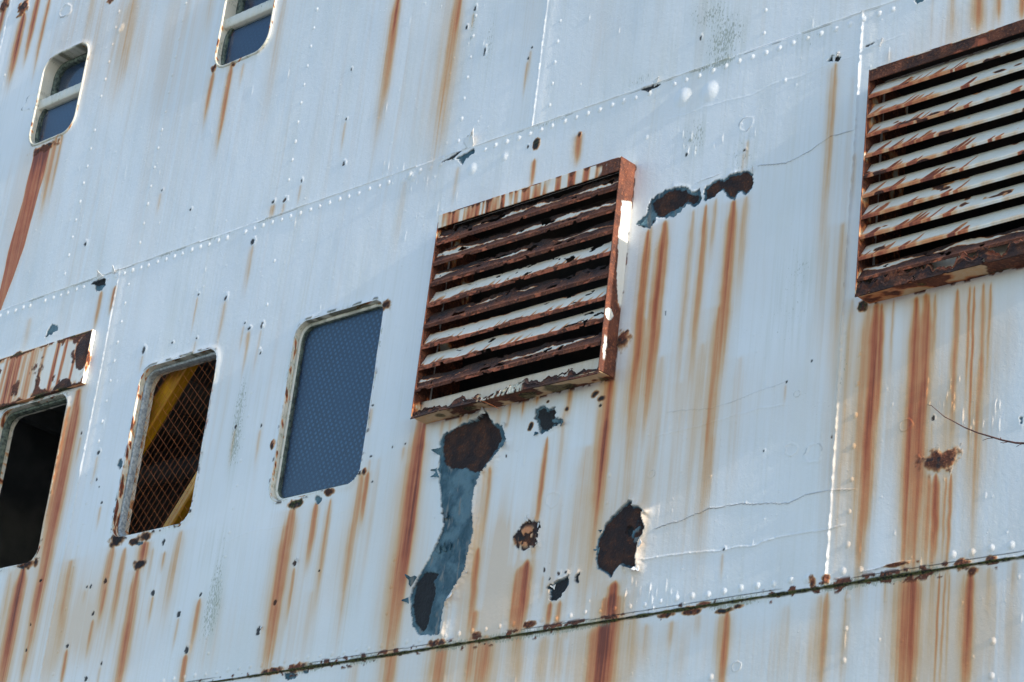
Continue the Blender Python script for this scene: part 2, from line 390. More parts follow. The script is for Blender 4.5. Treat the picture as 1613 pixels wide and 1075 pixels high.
ST = [  # px, py, y_bottom, width px, strength
 (38, 20, 125, 8, 1.2), (62, -10, 95, 6, 1.2), (80, -10, 120, 5, .8), (12, -10, 70, 6, 1.2), (30, 60, 150, 9, .4),
 (90, 215, 345, 8, .65), (100, 205, 330, 6, .5), (78, 228, 290, 6, .9), (215, -10, 170, 24, .42), (300, -10, 70, 10, .18), (150, -10, 60, 10, .25), (335, -10, 60, 10, .25),
 (628, -10, 220, 13, .62), (629, -10, 75, 5, 1.0), (722, -10, 270, 18, .55), (726, -10, 70, 6, .9), (450, -10, 220, 13, .28), (840, -10, 90, 24, .12), (950, -10, 180, 24, .12),
 (366, 100, 240, 7, .75), (337, 112, 200, 6, .75), (384, 98, 140, 5, .35), (915, 209, 262, 8, .95), (844, 250, 300, 5, .8), (724, 262, 330, 7, .30), (640, 285, 420, 8, .22),
 (400, 385, 470, 6, .45), (357, 472, 560, 5, .35), (395, 520, 600, 4, .4), (413, 518, 600, 4, .3), (432, 320, 345, 5, .5), (448, 318, 345, 4, .4), (373, 675, 740, 4, .35), (413, 675, 740, 4, .35),
 (162, 458, 530, 6, .55), (184, 450, 495, 4, .9), (50, 500, 560, 6, .3), (95, 545, 560, 6, .3),
 (128, 612, 1030, 13, 1.15), (112, 640, 900, 11, .6), (118, 880, 1075, 18, .5), (40, 893, 1120, 13, 1.25), (68, 908, 1010, 7, .75), (20, 900, 1020, 8, .35), (52, 990, 1100, 6, .5),
 (180, 858, 990, 10, .75), (200, 862, 1010, 9, .62), (232, 852, 900, 12, 1.0), (221, 896, 1120, 12, .85), (205, 980, 1120, 10, .4), (262, 868, 905, 5, .5), (287, 835, 990, 16, .42), (244, 862, 930, 5, .35),
 (318, 942, 1040, 7, .72), (296, 1030, 1100, 7, .8), (168, 925, 985, 5, .7), (149, 975, 1040, 6, .6), (108, 1022, 1090, 5, .75), (243, 938, 990, 5, .45), (283, 972, 1030, 5, .35), (66, 918, 985, 6, .6), (330, 1000, 1075, 5, .2),
 (462, 800, 1075, 18, .80), (448, 850, 1000, 8, .4), (501, 790, 900, 8, .85), (524, 785, 960, 8, .55), (572, 745, 1020, 14, .52), (583, 742, 830, 6, .8), (466, 893, 990, 5, .65), (437, 955, 1075, 8, .45), (600, 720, 960, 8, .25), (494, 930, 1075, 10, .25),
 (666, 655, 1075, 19, .85), (672, 655, 1000, 8, 1.25), (660, 700, 1060, 30, .35), (700, 660, 700, 5, .35), (712, 657, 700, 4, .35), (728, 650, 676, 5, .5), (742, 646, 670, 5, .5), (806, 628, 680, 4, .6), (828, 622, 660, 5, .55), (850, 618, 640, 8, .6),
 (790, 632, 760, 7, .35), (902, 600, 660, 7, .65), (892, 640, 800, 12, .3), (966, 585, 850, 15, .95), (958, 660, 790, 9, .95), (945, 760, 960, 16, .40), (864, 688, 850, 6, .75), (860, 720, 1000, 14, .3), (930, 700, 960, 26, .32),
 (776, 735, 900, 7, .45), (768, 740, 1000, 12, .35), (757, 862, 1010, 8, .85), (752, 960, 1010, 12, .6), (832, 882, 1010, 13, 1.15), (824, 890, 1010, 18, .7), (815, 955, 1010, 10, .5), (869, 948, 990, 7, .8), (884, 945, 1010, 8, .6), (890, 990, 1010, 14, .3),
 (970, 915, 1000, 13, 1.15), (968, 935, 1010, 24, 1.0), (955, 975, 1140, 32, 1.15), (963, 975, 1140, 18, .8), (1000, 970, 1090, 18, .35), (700, 1012, 1110, 20, .72), (690, 1012, 1100, 30, .35), (620, 1025, 1110, 16, .6), (768, 1000, 1110, 26, .72), (745, 1000, 1100, 12, .6), (820, 1000, 1110, 24, .40), (880, 1000, 1100, 14, .35), (560, 1040, 1100, 14, .3), (860, 1000, 1100, 14, .4),
 (1024, 362, 700, 11, .85), (1018, 500, 900, 18, .42), (1049, 348, 660, 13, 1.05), (1044, 560, 900, 16, .35), (1094, 330, 660, 10, .42), (1115, 322, 620, 9, .68), (1131, 312, 430, 8, .42), (1158, 315, 600, 13, .92), (1138, 480, 900, 18, .55), (1178, 308, 480, 12, .45), (1108, 540, 800, 14, .3), (1075, 600, 850, 12, .2), (1170, 560, 820, 20, .22),
 (1318, 98, 480, 14, .42), (1313, 105, 240, 7, .35), (1346, 120, 400, 8, .18), (1330, 350, 640, 20, .35), (1350, 240, 330, 5, .3), (1402, 80, 120, 9, .2),
 (1382, 478, 900, 17, 1.0), (1372, 478, 860, 24, .5), (1392, 478, 700, 8, .9), (1410, 470, 600, 5, .4), (1446, 468, 920, 14, .95), (1462, 462, 900, 17, 1.0), (1455, 600, 930, 24, .5), (1476, 462, 620, 5, .6), (1511, 455, 720, 9, .72), (1530, 450, 640, 4, .85), (1537, 450, 720, 4, .85), (1552, 445, 720, 9, .55), (1562, 445, 620, 5, .6), (1545, 560, 900, 16, .45), (1495, 620, 900, 14, .3),
 (1478, 745, 900, 9, 1.05), (1500, 745, 920, 5, .8), (1492, 750, 920, 4, .6), (1466, 745, 920, 12, .6), (1436, 900, 1130, 24, .98), (1425, 900, 1130, 34, .4), (1528, 895, 1120, 14, .98), (1519, 900, 1100, 16, .4), (1480, 900, 1110, 4, .6), (1489, 900, 1110, 4, .6), (1497, 900, 1110, 4, .5), (1470, 900, 1100, 18, .35), (1560, 890, 1000, 12, .4), (1600, 880, 960, 12, .35),
 (1146, 960, 1110, 10, .85), (1138, 965, 1060, 14, .4), (1304, 930, 1110, 10, .62), (1292, 935, 1110, 20, .35), (1335, 925, 1100, 12, .35), (1240, 950, 1060, 14, .25), (1020, 980, 1060, 14, .35), (1060, 975, 1030, 14, .35), (1100, 965, 1010, 12, .3),
 (1345, 470, 900, 10, .4), (1502, -10, 75, 12, .35), (1545, -10, 55, 16, .75), (1575, -10, 40, 9, .65), (1612, -10, 35, 10, .75), (1472, -10, 80, 8, .2), (1180, 220, 270, 6, .3), (960, 560, 620, 8, .6),
]
for a in ST: streak(a[0], a[1], a[2], a[3], a[4] * .82)
# the broad solid run under the small upper window
x0, z0 = W(66, 231); w = win(x0 - .35, x0 + .3, Z_UP, z0)
t = (z0 - GZ[w]) / (z0 - Z_UP)
cx = x0 + .012 - .105 * t ** 1.6
hw = .080 - .004 * t - .045 * ss(.6, 1.05, t) + .010 * (fbm(0 * t, GZ[w] * 9, 300, 3) - .5)
edge = np.abs(GX[w] - cx) / hw + .10 * (vn(GX[w] * 60, GZ[w] * 8, 301) - .5)
v = .74 + .30 * (vn(GX[w] * 60, GZ[w] * 1.2, 302) - .5) + .35 * ss(.25, 0, t)
mx(S_RUST, w, v * ss(1.06, .92, edge) * ss(-.01, .02, t)); mx(S_TAN, w, .5 * ss(2.2, .9, edge))

# grime specks
for r in ((1140, 70, 60, 85, .75), (1110, 20, 50, 40, .5), (1010, 125, 40, 16, .5), (1100, 215, 35, 55, .6), (1170, 250, 40, 60, .45), (380, 640, 16, 130, .7), (372, 720, 20, 60, .5), (338, 950, 22, 110, .75), (345, 860, 50, 60, .4),
          (1265, 430, 60, 90, .42), (1240, 520, 70, 80, .3), (1330, 560, 18, 160, .35), (1270, 60, 60, 40, .4), (770, 75, 14, 90, .5), (745, 40, 8, 60, .6), (270, 870, 22, 90, .2), (555, 950, 20, 60, .3), (1400, 120, 60, 40, .3), (1170, 700, 60, 40, .15), (700, 600, 16, 60, .15)):
    region(r[0], r[1], r[2], r[3], S_GRIME, r[4] * .9, .9)
S_GRIME += (.10 * ss(.55, .8, fbm(GX * 2.0, GZ * 1.1, 90, 3))).astype(np.float32)

# ---- lost paint
def poly_sd(w, P):
    P = np.array(P); X = GX[w].ravel(); Z = GZ[w].ravel()
    d = np.full(X.shape, 1e9); ins = np.zeros(X.shape, bool)
    for i in range(len(P)):
        a = P[i]; b = P[(i + 1) % len(P)]; e = b - a; L2 = max(e @ e, 1e-12)
        t = np.clip(((X - a[0]) * e[0] + (Z - a[1]) * e[1]) / L2, 0, 1)
        d = np.minimum(d, (X - a[0] - t * e[0]) ** 2 + (Z - a[1] - t * e[1]) ** 2)
        c = ((a[1] > Z) != (b[1] > Z))
        with np.errstate(divide='ignore', invalid='ignore'):
            c &= X < (b[0] - a[0]) * (Z - a[1]) / (b[1] - a[1] if b[1] != a[1] else 1e-9) + a[0]
        ins ^= c
    return (np.sqrt(d) * np.where(ins, -1, 1)).reshape(GX[w].shape)
def zp(pts, k, ox, oy): return [(ox + x / k, oy + y / k) for x, y in pts]
def patch(pts, kind, seed=1, jag=.010, lip=.005, depth=.003, fringe=0.0, lipw=.009, side=None):
    P = [W(*p) for p in pts]; A = np.array(P)
    w = win(A[:, 0].min() - .06, A[:, 0].max() + .06, A[:, 1].min() - .06, A[:, 1].max() + .06)
    X, Z = GX[w], GZ[w]
    sd = poly_sd(w, P) + 1.5 * jag * (fbm(X * 48, Z * 60, seed, 4) - .5) + jag * .7 * (vn(X * 100, Z * 100, seed + 3) - .5) + jag * .6 * (vn(X * 12, Z * 12, seed + 4) - .5)
    inside = ss(.0012, -.0012, sd)
    H = HG[w]
    lf = lip * ss(.35, .8, vn(X * 17, Z * 17, seed + 7))
    sf = 0 if side is None else side * ss(.0, .02, X - A[:, 0].mean() + .35 * (A[:, 1].mean() - Z) * 0) * ss(.15, .5, vn(X * 9, Z * 9, seed + 9))
    terr = .0018 * ss(.48, .52, fbm(X * 26, Z * 14, seed + 23, 3)) + .0012 * ss(.55, .58, fbm(X * 60, Z * 40, seed + 24, 2))
    HG[w] = H + inside * terr * (1 if kind == 'teal' else .6) - .0022 * inside + np.where(sd > 0, lf * np.exp(-np.maximum(sd, 0) / lipw) + sf * np.exp(-np.maximum(sd, 0) / .022), 0) - depth * inside
    for Aq in (S_TAN, S_RUST, S_GRIME): Aq[w] *= (1 - inside)
    fr = fringe * (.35 + 1.3 * vn(X * 21, Z * 21, seed + 11))
    if kind == 'teal': mx(L_TEAL, w, inside)
    else:
        if fringe: mx(L_TEAL, w, inside)
        core = ss(.0012, -.0012, sd + fr) if fringe else inside
        {'bare': L_BARE, 'dark': L_DARK, 'plate': L_PLATE}[kind][w] = np.maximum({'bare': L_BARE, 'dark': L_DARK, 'plate': L_PLATE}[kind][w], core)
        if fringe: HG[w] -= (.0012 * core).astype(np.float32)
    # crease shade painted dark just inside the torn edge
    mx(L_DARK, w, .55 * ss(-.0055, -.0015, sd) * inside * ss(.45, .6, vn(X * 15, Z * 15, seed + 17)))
    return sd

A_OUT = [(769,648),(779,668),(793,672),(799,694),(792,709),(779,728),(762,748),(754,769),(751,784),(749,806),(752,832),(749,854),(741,880),(738,899),(725,921),(712,944),(700,958),(697,977),(695,999),(680,1003),(663,1001),(652,988),(648,966),(648,940),(656,918),(667,899),(680,878),(693,851),(702,828),(699,810),(697,784),(695,761),(693,743),(695,720),(695,698),(699,685),(712,678),(730,668),(756,661),(765,655)]
patch(A_OUT, 'teal', 101, .009, .006, .004, side=.020, lipw=.012)
patch(zp([(270,178),(300,160),(350,135),(420,115),(450,90),(475,130),(505,150),(515,190),(500,225),(470,270),(445,300),(430,325),(400,335),(370,318),(330,318),(300,318),(272,300),(264,240)], 2.688, 600, 620), 'bare', 102, .008, 0, .0015)
patch(zp([(185,765),(215,757),(248,765),(225,800),(235,840),(215,900),(208,960),(192,1000),(178,1010),(150,980),(136,900),(155,805)], 2.688, 600, 620), 'dark', 103, .008, .001, .002)
patch(zp([(810,520),(850,505),(880,515),(915,510),(925,570),(965,580),(960,600),(930,620),(890,640),(850,660),(830,655),(815,600),(800,570)], 3.582, 620, 500), 'dark', 104, .012, .006, .004, fringe=.016, side=.006)
patch(zp([(880,530),(912,520),(920,560),(900,575),(880,560)], 3.582, 620, 500), 'bare', 105, .008, 0, .001)
patch(zp([(230,250),(300,262),(300,300),(290,350),(280,400),(240,430),(200,440),(140,420),(125,360),(150,310),(190,270)], 4.133, 780, 760), 'bare', 106, .02, .006, .002, side=.006)
D_OUT = zp([(880,128),(910,135),(905,160),(960,165),(1000,200),(975,210),(975,260),(985,300),(970,345),(935,390),(935,470),(940,560),(900,572),(860,555),(820,540),(780,590),(760,628),(720,590),(670,570),(662,500),(665,420),(670,370),(700,330),(730,270),(790,210),(830,160)], 4.133, 780, 760)
patch(D_OUT, 'bare', 107, .008, .006, .004, fringe=.006, side=.014)
patch(zp([(860,290),(890,285),(905,310),(900,345),(870,355),(850,330)], 4.133, 780, 760), 'dark', 108, .006, 0, .012)
patch(zp([(490,600),(485,640),(470,700),(440,740),(400,775),(365,770),(360,710),(340,685),(370,670),(410,635),(440,630)], 4.133, 780, 760), 'dark', 109, .012, .006, .006, fringe=.004)
patch(zp([(555,595),(550,655),(530,640),(522,620)], 4.133, 780, 760), 'dark', 110, .008, .003, .004)
patch(zp([(75,385),(130,335),(160,250),(210,215),(280,185),(340,190),(375,215),(415,200),(425,240),(410,280),(380,295),(350,270),(330,300),(290,335),(240,350),(185,345),(180,370),(155,405),(120,400)], 3.3595, 980, 240), 'teal', 111, .010, .004, .003)
patch(zp([(165,268),(215,235),(280,200),(340,205),(375,228),(405,230),(410,262),(380,275),(350,255),(320,290),(260,310),(225,340),(190,338),(165,300)], 3.3595, 980, 240), 'bare', 112, .010, 0, .001)
patch(zp([(440,200),(480,165),(520,150),(545,150),(570,125),(620,112),(670,100),(700,120),(705,165),(690,200),(660,225),(620,215),(600,265),(560,240),(540,205),(500,240),(445,268),(440,230)], 3.3595, 980, 240), 'bare', 113, .010, .004, .003, fringe=.007)
patch(zp([(1090,912),(1140,905),(1170,888),(1245,845),(1250,868),(1200,900),(1182,935),(1160,900)], 3.582, 400, 0), 'teal', 114, .008, .003, .004)
patch(zp([(525,600),(600,575),(600,610),(580,640),(550,650),(545,615)], 3.582, 0, 280), 'teal', 115, .012, .004, .004)
patch(zp([(535,590),(600,572),(600,600),(550,615),(525,605)], 3.582, 0, 280), 'dark', 116, .008, 0, .002)
patch(zp([(435,200),(460,120),(500,65),(550,80),(550,130),(500,165)], 5.97, 0, 500), 'teal', 117, .010, .004, .003)
patch(zp([(405,375),(430,342),(485,350),(470,378)], 3.84, 1200, 0), 'dark', 118, .006, .006, .004, fringe=.003)
patch(zp([(605,302),(650,275),(700,255),(650,290)], 3.84, 1200, 0), 'dark', 119, .006, .005, .003)
patch(zp([(925,0),(980,-8),(985,12),(945,32)], 3.84, 1200, 0), 'teal', 120, .008, .004, .003)
patch(zp([(1070,918),(1110,895),(1200,835),(1130,900)], 3.582, 400, 0), 'dark', 121, .005, .001, .003)
patch(zp([(765,510),(830,480),(880,478),(820,510),(810,525)], 3.582, 800, 0), 'dark', 122, .008, .004, .003)
# paint scraps left standing inside the round patch, and scabs of swollen rust
def scab(px, py, rx, ry, hgt, seed, kind='plate', cover=.5, tan=0.0):
    x, z = W(px, py); kx, kz = scale_at(x, z); rx /= kx; ry /= kz
    w = win(x - rx * 1.5, x + rx * 1.5, z - ry * 1.5, z + ry * 1.5); X, Z = GX[w], GZ[w]
    d = np.hypot((X - x) / rx, (Z - z) / ry); n = fbm(X * 38, Z * 38, seed, 4)
    f = ss(1.25, .5, d + (n - .5) * 1.6)
    HG[w] += (.40 * hgt * f * (.3 + 1.2 * n)).astype(np.float32)
    n2 = fbm(X * 45, Z * 45, seed + 5, 3)
    mx({'plate': L_PLATE, 'bare': L_BARE, 'dark': L_DARK}[kind], w, f * ss(1 - cover - .06, 1 - cover + .06, n2 * .8 + .3 * f))
    mx(L_DARK, w, .8 * f * ss(.60, .66, vn(X * 60, Z * 60, seed + 8)))
    mx(S_RUST, w, .55 * ss(1.5, .6, d + (n - .5) * 1.2)); mx(S_MOSS, w, tan * f * ss(.5, .6, n2))
for a in ((1480, 727, 32, 19, .006, 201, 'plate', .62), (984, 537, 11, 15, .022, 203, 'plate', .6), (37, 12, 9, 13, .02, 204, 'plate', .75), (8, 8, 8, 12, .018, 205, 'plate', .7),
          (830, 845, 15, 18, .006, 206, 'plate', .45), (1002, 835, 8, 12, .004, 207, 'plate', .5), (972, 888, 6, 6, .004, 208, 'plate', .7),
          (1518, 889, 11, 9, .008, 209, 'plate', .7), (1532, 900, 9, 6, .006, 210, 'plate', .7), (1563, 882, 9, 6, .006, 211, 'plate', .7), (1304, 915, 6, 8, .008, 212, 'plate', .7), (1282, 916, 5, 8, .006, 213, 'plate', .6),
          (1360, 484, 8, 9, .012, 214, 'plate', .5, .8), (232, 846, 13, 8, .006, 215, 'bare', .7), (187, 850, 12, 10, .008, 216, 'bare', .7), (212, 855, 8, 5, .005, 217, 'bare', .7), (222, 890, 9, 8, .006, 218, 'bare', .85),
          (48, 889, 14, 7, .008, 219, 'bare', .7), (610, 483, 7, 9, .010, 220, 'bare', .8), (576, 743, 4, 6, .006, 221, 'plate', .6), (466, 795, 12, 7, .006, 222, 'bare', .5, .9), (522, 776, 8, 5, .005, 223, 'bare', .6), (433, 700, 5, 7, .006, 224, 'plate', .5),
          (940, 621, 6, 6, .004, 225, 'dark', .7), (951, 629, 7, 4, .004, 226, 'dark', .6), (895, 646, 4, 4, .003, 227, 'dark', .7), (838, 672, 4, 6, .003, 228, 'dark', .6), (865, 634, 2.5, 2.5, .002, 229, 'dark', .8),
          (1140, 963, 16, 4, .006, 230, 'dark', .6, .9), (1090, 962, 14, 6, .004, 231, 'plate', .5), (1050, 968, 12, 5, .004, 232, 'plate', .5), (1112, 953, 12, 4, .004, 233, 'plate', .5), (470, 1052, 18, 7, .005, 234, 'plate', .5), (430, 1058, 18, 5, .004, 235, 'plate', .5),
          (690, 1014, 14, 6, .006, 236, 'plate', .6), (752, 1000, 8, 6, .004, 237, 'plate', .6), (835, 985, 10, 5, .004, 238, 'plate', .5), (1165, 955, 10, 4, .004, 239, 'plate', .5), (1420, 890, 24, 3, .004, 240, 'plate', .6), (337, 108, 5, 6, .006, 241, 'plate', .5), (369, 101, 4, 4, .005, 242, 'plate', .5),
          (72, 233, 22, 6, .007, 243, 'plate', .6), (175, 0, 6, 5, .004, 244, 'plate', .4), (915, 214, 3.5, 5, .003, 245, 'plate', .7), (846, 228, 6, 9, .005, 246, 'dark', .6, .5), (30, 560, 6, 5, .004, 247, 'bare', .5)):
    scab(*a)
x, z = W(831, 846); w = win(x - .09, x + .09, z - .09, z + .09)
m = ss(.50, .56, fbm(GX[w] * 34, GZ[w] * 30, 771, 3)) * ss(.055, .035, np.hypot(GX[w] - x, GZ[w] - z)); 
for A_ in (L_BARE, L_PLATE, L_DARK): A_[w] *= (1 - m)
HG[w] += (.004 * m).astype(np.float32); mx(S_RUST, w, .35 * m)
x, z = W(1003, 838); w = win(x - .05, x + .05, z - .07, z + .07)
m = ss(.48, .54, fbm(GX[w] * 40, GZ[w] * 34, 773, 3)) * ss(1, .8, np.hypot((GX[w] - x) / .024, (GZ[w] - z) / .05))
for A_ in (L_BARE, L_PLATE, L_DARK): A_[w] *= (1 - m)
HG[w] += (.004 * m).astype(np.float32); mx(S_RUST, w, .30 * m)
# teal chips round the windows
for (px, py, rx, ry, sd_) in ((192, 733, 5, 8, 1), (303, 563, 8, 5, 2), (222, 857, 7, 3, 3), (283, 828, 7, 4, 4), (36, 893, 5, 5, 5), (503, 788, 6, 7, 6), (456, 1065, 12, 8, 7), (482, 1058, 6, 4, 8), (1610, 664, 4, 9, 9), (1034, 352, 0.1, 0.1, 10), (1145, 300, .1, .1, 11)):
    if rx < 1: continue
    an = [i * math.pi / 5 for i in range(10)]; rr = random.Random(sd_)
    patch([(px + rx * math.cos(a) * rr.uniform(.6, 1.2), py + ry * math.sin(a) * rr.uniform(.6, 1.2)) for a in an], 'teal', 400 + sd_ * 7, .007, .004, .003)
# small chips with a lifted crumb of paint
CH = [(466,888,4,5),(408,996,4,8),(412,990,3,4),(435,950,4,5),(318,938,3,4),(296,1025,4,7),(168,916,4,5),(283,968,4,5),(243,935,4,5),(149,968,3,4),(108,1018,3,4),(137,1070,3,5),(373,673,2.5,4),(413,672,2.5,4),
      (394,518,3,3),(414,514,3,5),(387,510,1.5,2),(412,557,2,3),(357,470,3,5),(399,382,4,5),(430,318,3,3),(448,315,4,4),(228,553,3,6),(273,541,2,2),(311,534,2,2),(145,925,2,4),(139,926,2,3),(50,985,2,3),(43,1025,2,3),(66,915,3,3),
      (162,1046,2,3),(260,855,3,6),(157,713,3,4),(154,756,2,3),(162,793,3,3),(158,768,2,2),(130,683,2,4),(553,110,2,3),(545,188,2,2),(541,258,3,4),(475,285,2,4),(735,44,2.5,4),(748,14,2.5,5),(763,82,2,8),(832,92,2,3),(833,232,2,3),
      (838,75,2,2),(1083,245,3,3),(1175,238,3,2),(134,385,3,4),(314,465,1.5,2),(620,705,2,3),(586,720,3,2),(588,760,2,2),(1472,660,2.5,4),(1281,570,2,2),(1241,603,2,2),(1312,690,2,3),(1142,867,3,3),(910,912,3,7),(859,900,2,5),(1050,495,1,4),
      (948,640,3,3),(800,720,2,3),(1396,907,2,3),(1205,712,2,2),(882,905,3,4),(893,903,3,3),(868,913,2,3),(1104,60,2,4),(1030,350,2,3),(700,470,2,2),(640,700,2,2),(505,900,2,2),(590,640,2,2),(300,330,2,2),(255,300,2,2)]
for k, (px, py, rx, ry) in enumerate(CH):
    x, z = W(px, py); kx, kz = scale_at(x, z); a = .8 * rx / kx; b_ = .85 * ry / kz
    w = win(x - .05, x + .05, z - .05, z + .05); X, Z = GX[w], GZ[w]
    n = fbm(X * 90, Z * 90, 500 + k, 2)
    d = np.hypot((X - x) / a, (Z - z) / b_) + (n - .5) * 1.1
    f = ss(1.1, .8, d)
    HG[w] += (-.002 * f + .0022 * np.exp(-((d - 1.5) / .5) ** 2) * ss(-.3 * a, a, X - x + (Z - z) * .6)).astype(np.float32)
    (L_DARK if k % 3 else L_BARE)[w] = np.maximum((L_DARK if k % 3 else L_BARE)[w], f * .95)
    if k >= 14 and k % 2 == 0: streak(px - 1, py + ry, py + ry + RNG.uniform(25, 70), 4, .28)

# cracks and lifted paint ridges
def crack(pts, dark=.8, ridge=.0016, wdt=.0016, seed=1, up=1):
    P = [np.array(W(*p)) for p in pts]; A = np.array(P)
    w = win(A[:, 0].min() - .05, A[:, 0].max() + .05, A[:, 1].min() - .05, A[:, 1].max() + .05); X, Z = GX[w], GZ[w]
    zc = np.interp(X, A[:, 0], A[:, 1]) + .022 * (fbm(X * 8, 0 * X, seed, 4) - .5)
    e = ss(A[0, 0] - .01, A[0, 0] + .04, X) * ss(A[-1, 0] + .01, A[-1, 0] - .04, X)
    d = (Z - zc)
    if dark: mx(L_DARK, w, dark * e * ss(wdt * 1.6, wdt * .7, np.abs(d)) * (.35 + .65 * vn(X * 14, 0 * X, seed + 2)))
    HG[w] += (ridge * e * np.exp(-np.abs(d) / .010) * (d * up < 0) + ridge * .8 * e * np.exp(-(d / .0030) ** 2)).astype(np.float32)
crack([(1192, 263), (1240, 258), (1280, 238), (1310, 218), (1352, 203)], .8, .0022, seed=601)
crack([(1095, 292), (1120, 283), (1140, 275)], .6, .0015, seed=602)
crack([(1030, 835), (1075, 822), (1120, 800), (1175, 794), (1245, 793), (1270, 780), (1350, 772)], .8, .0020, seed=603)
crack([(1005, 882), (1060, 877), (1125, 868), (1190, 862), (1230, 848), (1335, 828)], 0, .0030, seed=604)
crack([(1050, 650), (1120, 645), (1180, 625), (1245, 603)], .25, .0012, seed=605)
crack([(1030, 690), (1100, 672), (1200, 645), (1245, 640)], 0, .0016, seed=606)
crack([(800, 690), (850, 682), (905, 668)], 0, .0010, seed=607)
crack([(350, 855), (400, 838), (470, 825), (560, 800)], 0, .0008, seed=608)
crack([(1050, 190), (1180, 150), (1330, 95), (1430, 55)], 0, .0008, seed=609)
crack([(1350, 905), (1400, 893), (1440, 888)], .7, .004, .0022, seed=610)
def ring(px, py, r, seed, amp=.002, dk=.35):
    x, z = W(px, py); kx, kz = scale_at(x, z); a = r / kx; b_ = r / kz
    w = win(x - a * 2, x + a * 2, z - b_ * 2, z + b_ * 2); X, Z = GX[w], GZ[w]
    d = np.hypot((X - x) / a, (Z - z) / b_) + 1.0 * (fbm(X * 22, Z * 28, seed, 3) - .5)
    HG[w] += (amp * np.exp(-((d - 1) / .16) ** 2)).astype(np.float32)
    mx(L_DARK, w, dk * np.exp(-((d - 1.12) / .07) ** 2) * ss(.55, .7, vn(X * 25, Z * 25, seed + 3)))
for a in ((1283, 718, 14, 620), (1247, 708, 9, 621), (872, 787, 11, 622), (52, 160, 14, 623, .003, .7), (103, 18, 10, 624, .004, .6), (1178, 195, 10, 625, .0012, .5), (1028, 748, 6, 626), (1428, 670, 9, 627), (1258, 622, 5, 628), (1160, 1050, 7, 629)): ring(*a)

# paint blisters, drips and pips
def domes(pts, height_ratio=.28):
    for (px, py, r) in pts:
        x, z = W(px, py); kx, kz = scale_at(x, z); a = r / kx * 1.1
        w = win(x - a * 1.3, x + a * 1.3, z - a * 1.3, z + a * 1.3)
        d2 = ((GX[w] - x) ** 2 + (GZ[w] - z) ** 2) / a ** 2
        HG[w] += (a * height_ratio * np.clip(1 - d2, 0, 1) ** 1.5).astype(np.float32)
domes([(1077, 155, 14), (1119, 146, 15), (745, 268, 8), (796, 249, 6), (1020, 218, 4), (190, 45, 6), (187, 50, 4), (636, 285, 5), (652, 281, 6), (460, 347, 3), (871, 560, 3)], .17)
N = 2600
bx = RNG.uniform(-5.2, 2.7, N); bz = RNG.uniform(-1.85, 3.5, N)
dens = vn(bx * 1.3, bz * 1.3, 700)
for k in range(N):
    if dens[k] < RNG.uniform(.25, .75): continue
    rx = RNG.uniform(.0028, .006); rz = rx * (RNG.uniform(1, 1.6) if RNG.random() < .8 else RNG.uniform(3, 9))
    w = win(bx[k] - rx * 1.1, bx[k] + rx * 1.1, bz[k] - rz * 1.1, bz[k] + rz * 1.1)
    if w[0].stop - w[0].start < 1 or w[1].stop - w[1].start < 1: continue
    d2 = ((GX[w] - bx[k]) / rx) ** 2 + ((GZ[w] - bz[k]) / rz) ** 2
    HG[w] += (RNG.uniform(.0010, .0024) * np.clip(1 - d2, 0, 1)).astype(np.float32)
for (px, py, n_) in ((1100, 220, 8), (990, 930, 14), (1040, 940, 14), (1080, 660, 8), (1540, 660, 12), (1500, 620, 10), (640, 280, 10), (620, 270, 8), (960, 940, 8)):
    for k in range(n_):
        x, z = W(px + RNG.uniform(-40, 40), py + RNG.uniform(-22, 22)); rx = .0035; rz = RNG.uniform(.012, .035)
        w = win(x - rx * 1.1, x + rx * 1.1, z - rz, z + rz); 
        HG[w] += (.0026 * np.clip(1 - ((GX[w] - x) / rx) ** 2 - ((GZ[w] - z) / rz) ** 2, 0, 1)).astype(np.float32)

# swell of thick paint round the window openings
def rr_sd(x, z, o):
    x0, x1, z0, z1, r = o; cx, cz = (x0 + x1) / 2, (z0 + z1) / 2
    qx = np.abs(x - cx) - (x1 - x0) / 2 + r; qz = np.abs(z - cz) - (z1 - z0) / 2 + r
    return np.hypot(np.maximum(qx, 0), np.maximum(qz, 0)) + np.minimum(np.maximum(qx, qz), 0) - r
hole = np.zeros((NZ, NX), bool)
for k, o in OPEN.items():
    w = win(o[0] - .12, o[1] + .12, o[2] - .12, o[3] + .12)
    s = rr_sd(GX[w], GZ[w], o)
    HG[w] += (.0055 * np.exp(-(np.maximum(s, 0) / .022) ** 2) * (.6 + .8 * vn(GX[w] * 9, GZ[w] * 9, 710))).astype(np.float32)
    top = ss(.012, .0, np.abs(s - .008)) * ss(o[3] - .03, o[3] + .0, GZ[w])
    mx(S_MOSS, w, .85 * top * ss(.50, .60, vn(GX[w] * 28, GZ[w] * 28, 711)))
    mx(S_GRIME, w, .5 * ss(.03, 0, np.abs(s)) * ss(.4, .7, vn(GX[w] * 14, GZ[w] * 14, 713)))
    low = ss(.014, .002, np.abs(s - .006)) * ss(o[3] - .1, o[2], GZ[w])
    mx(L_BARE, w, low * ss(.66, .72, fbm(GX[w] * 30, GZ[w] * 30, 712, 3) + (.06 if k == 'W2' else 0)))
    hole[w] |= s < 0
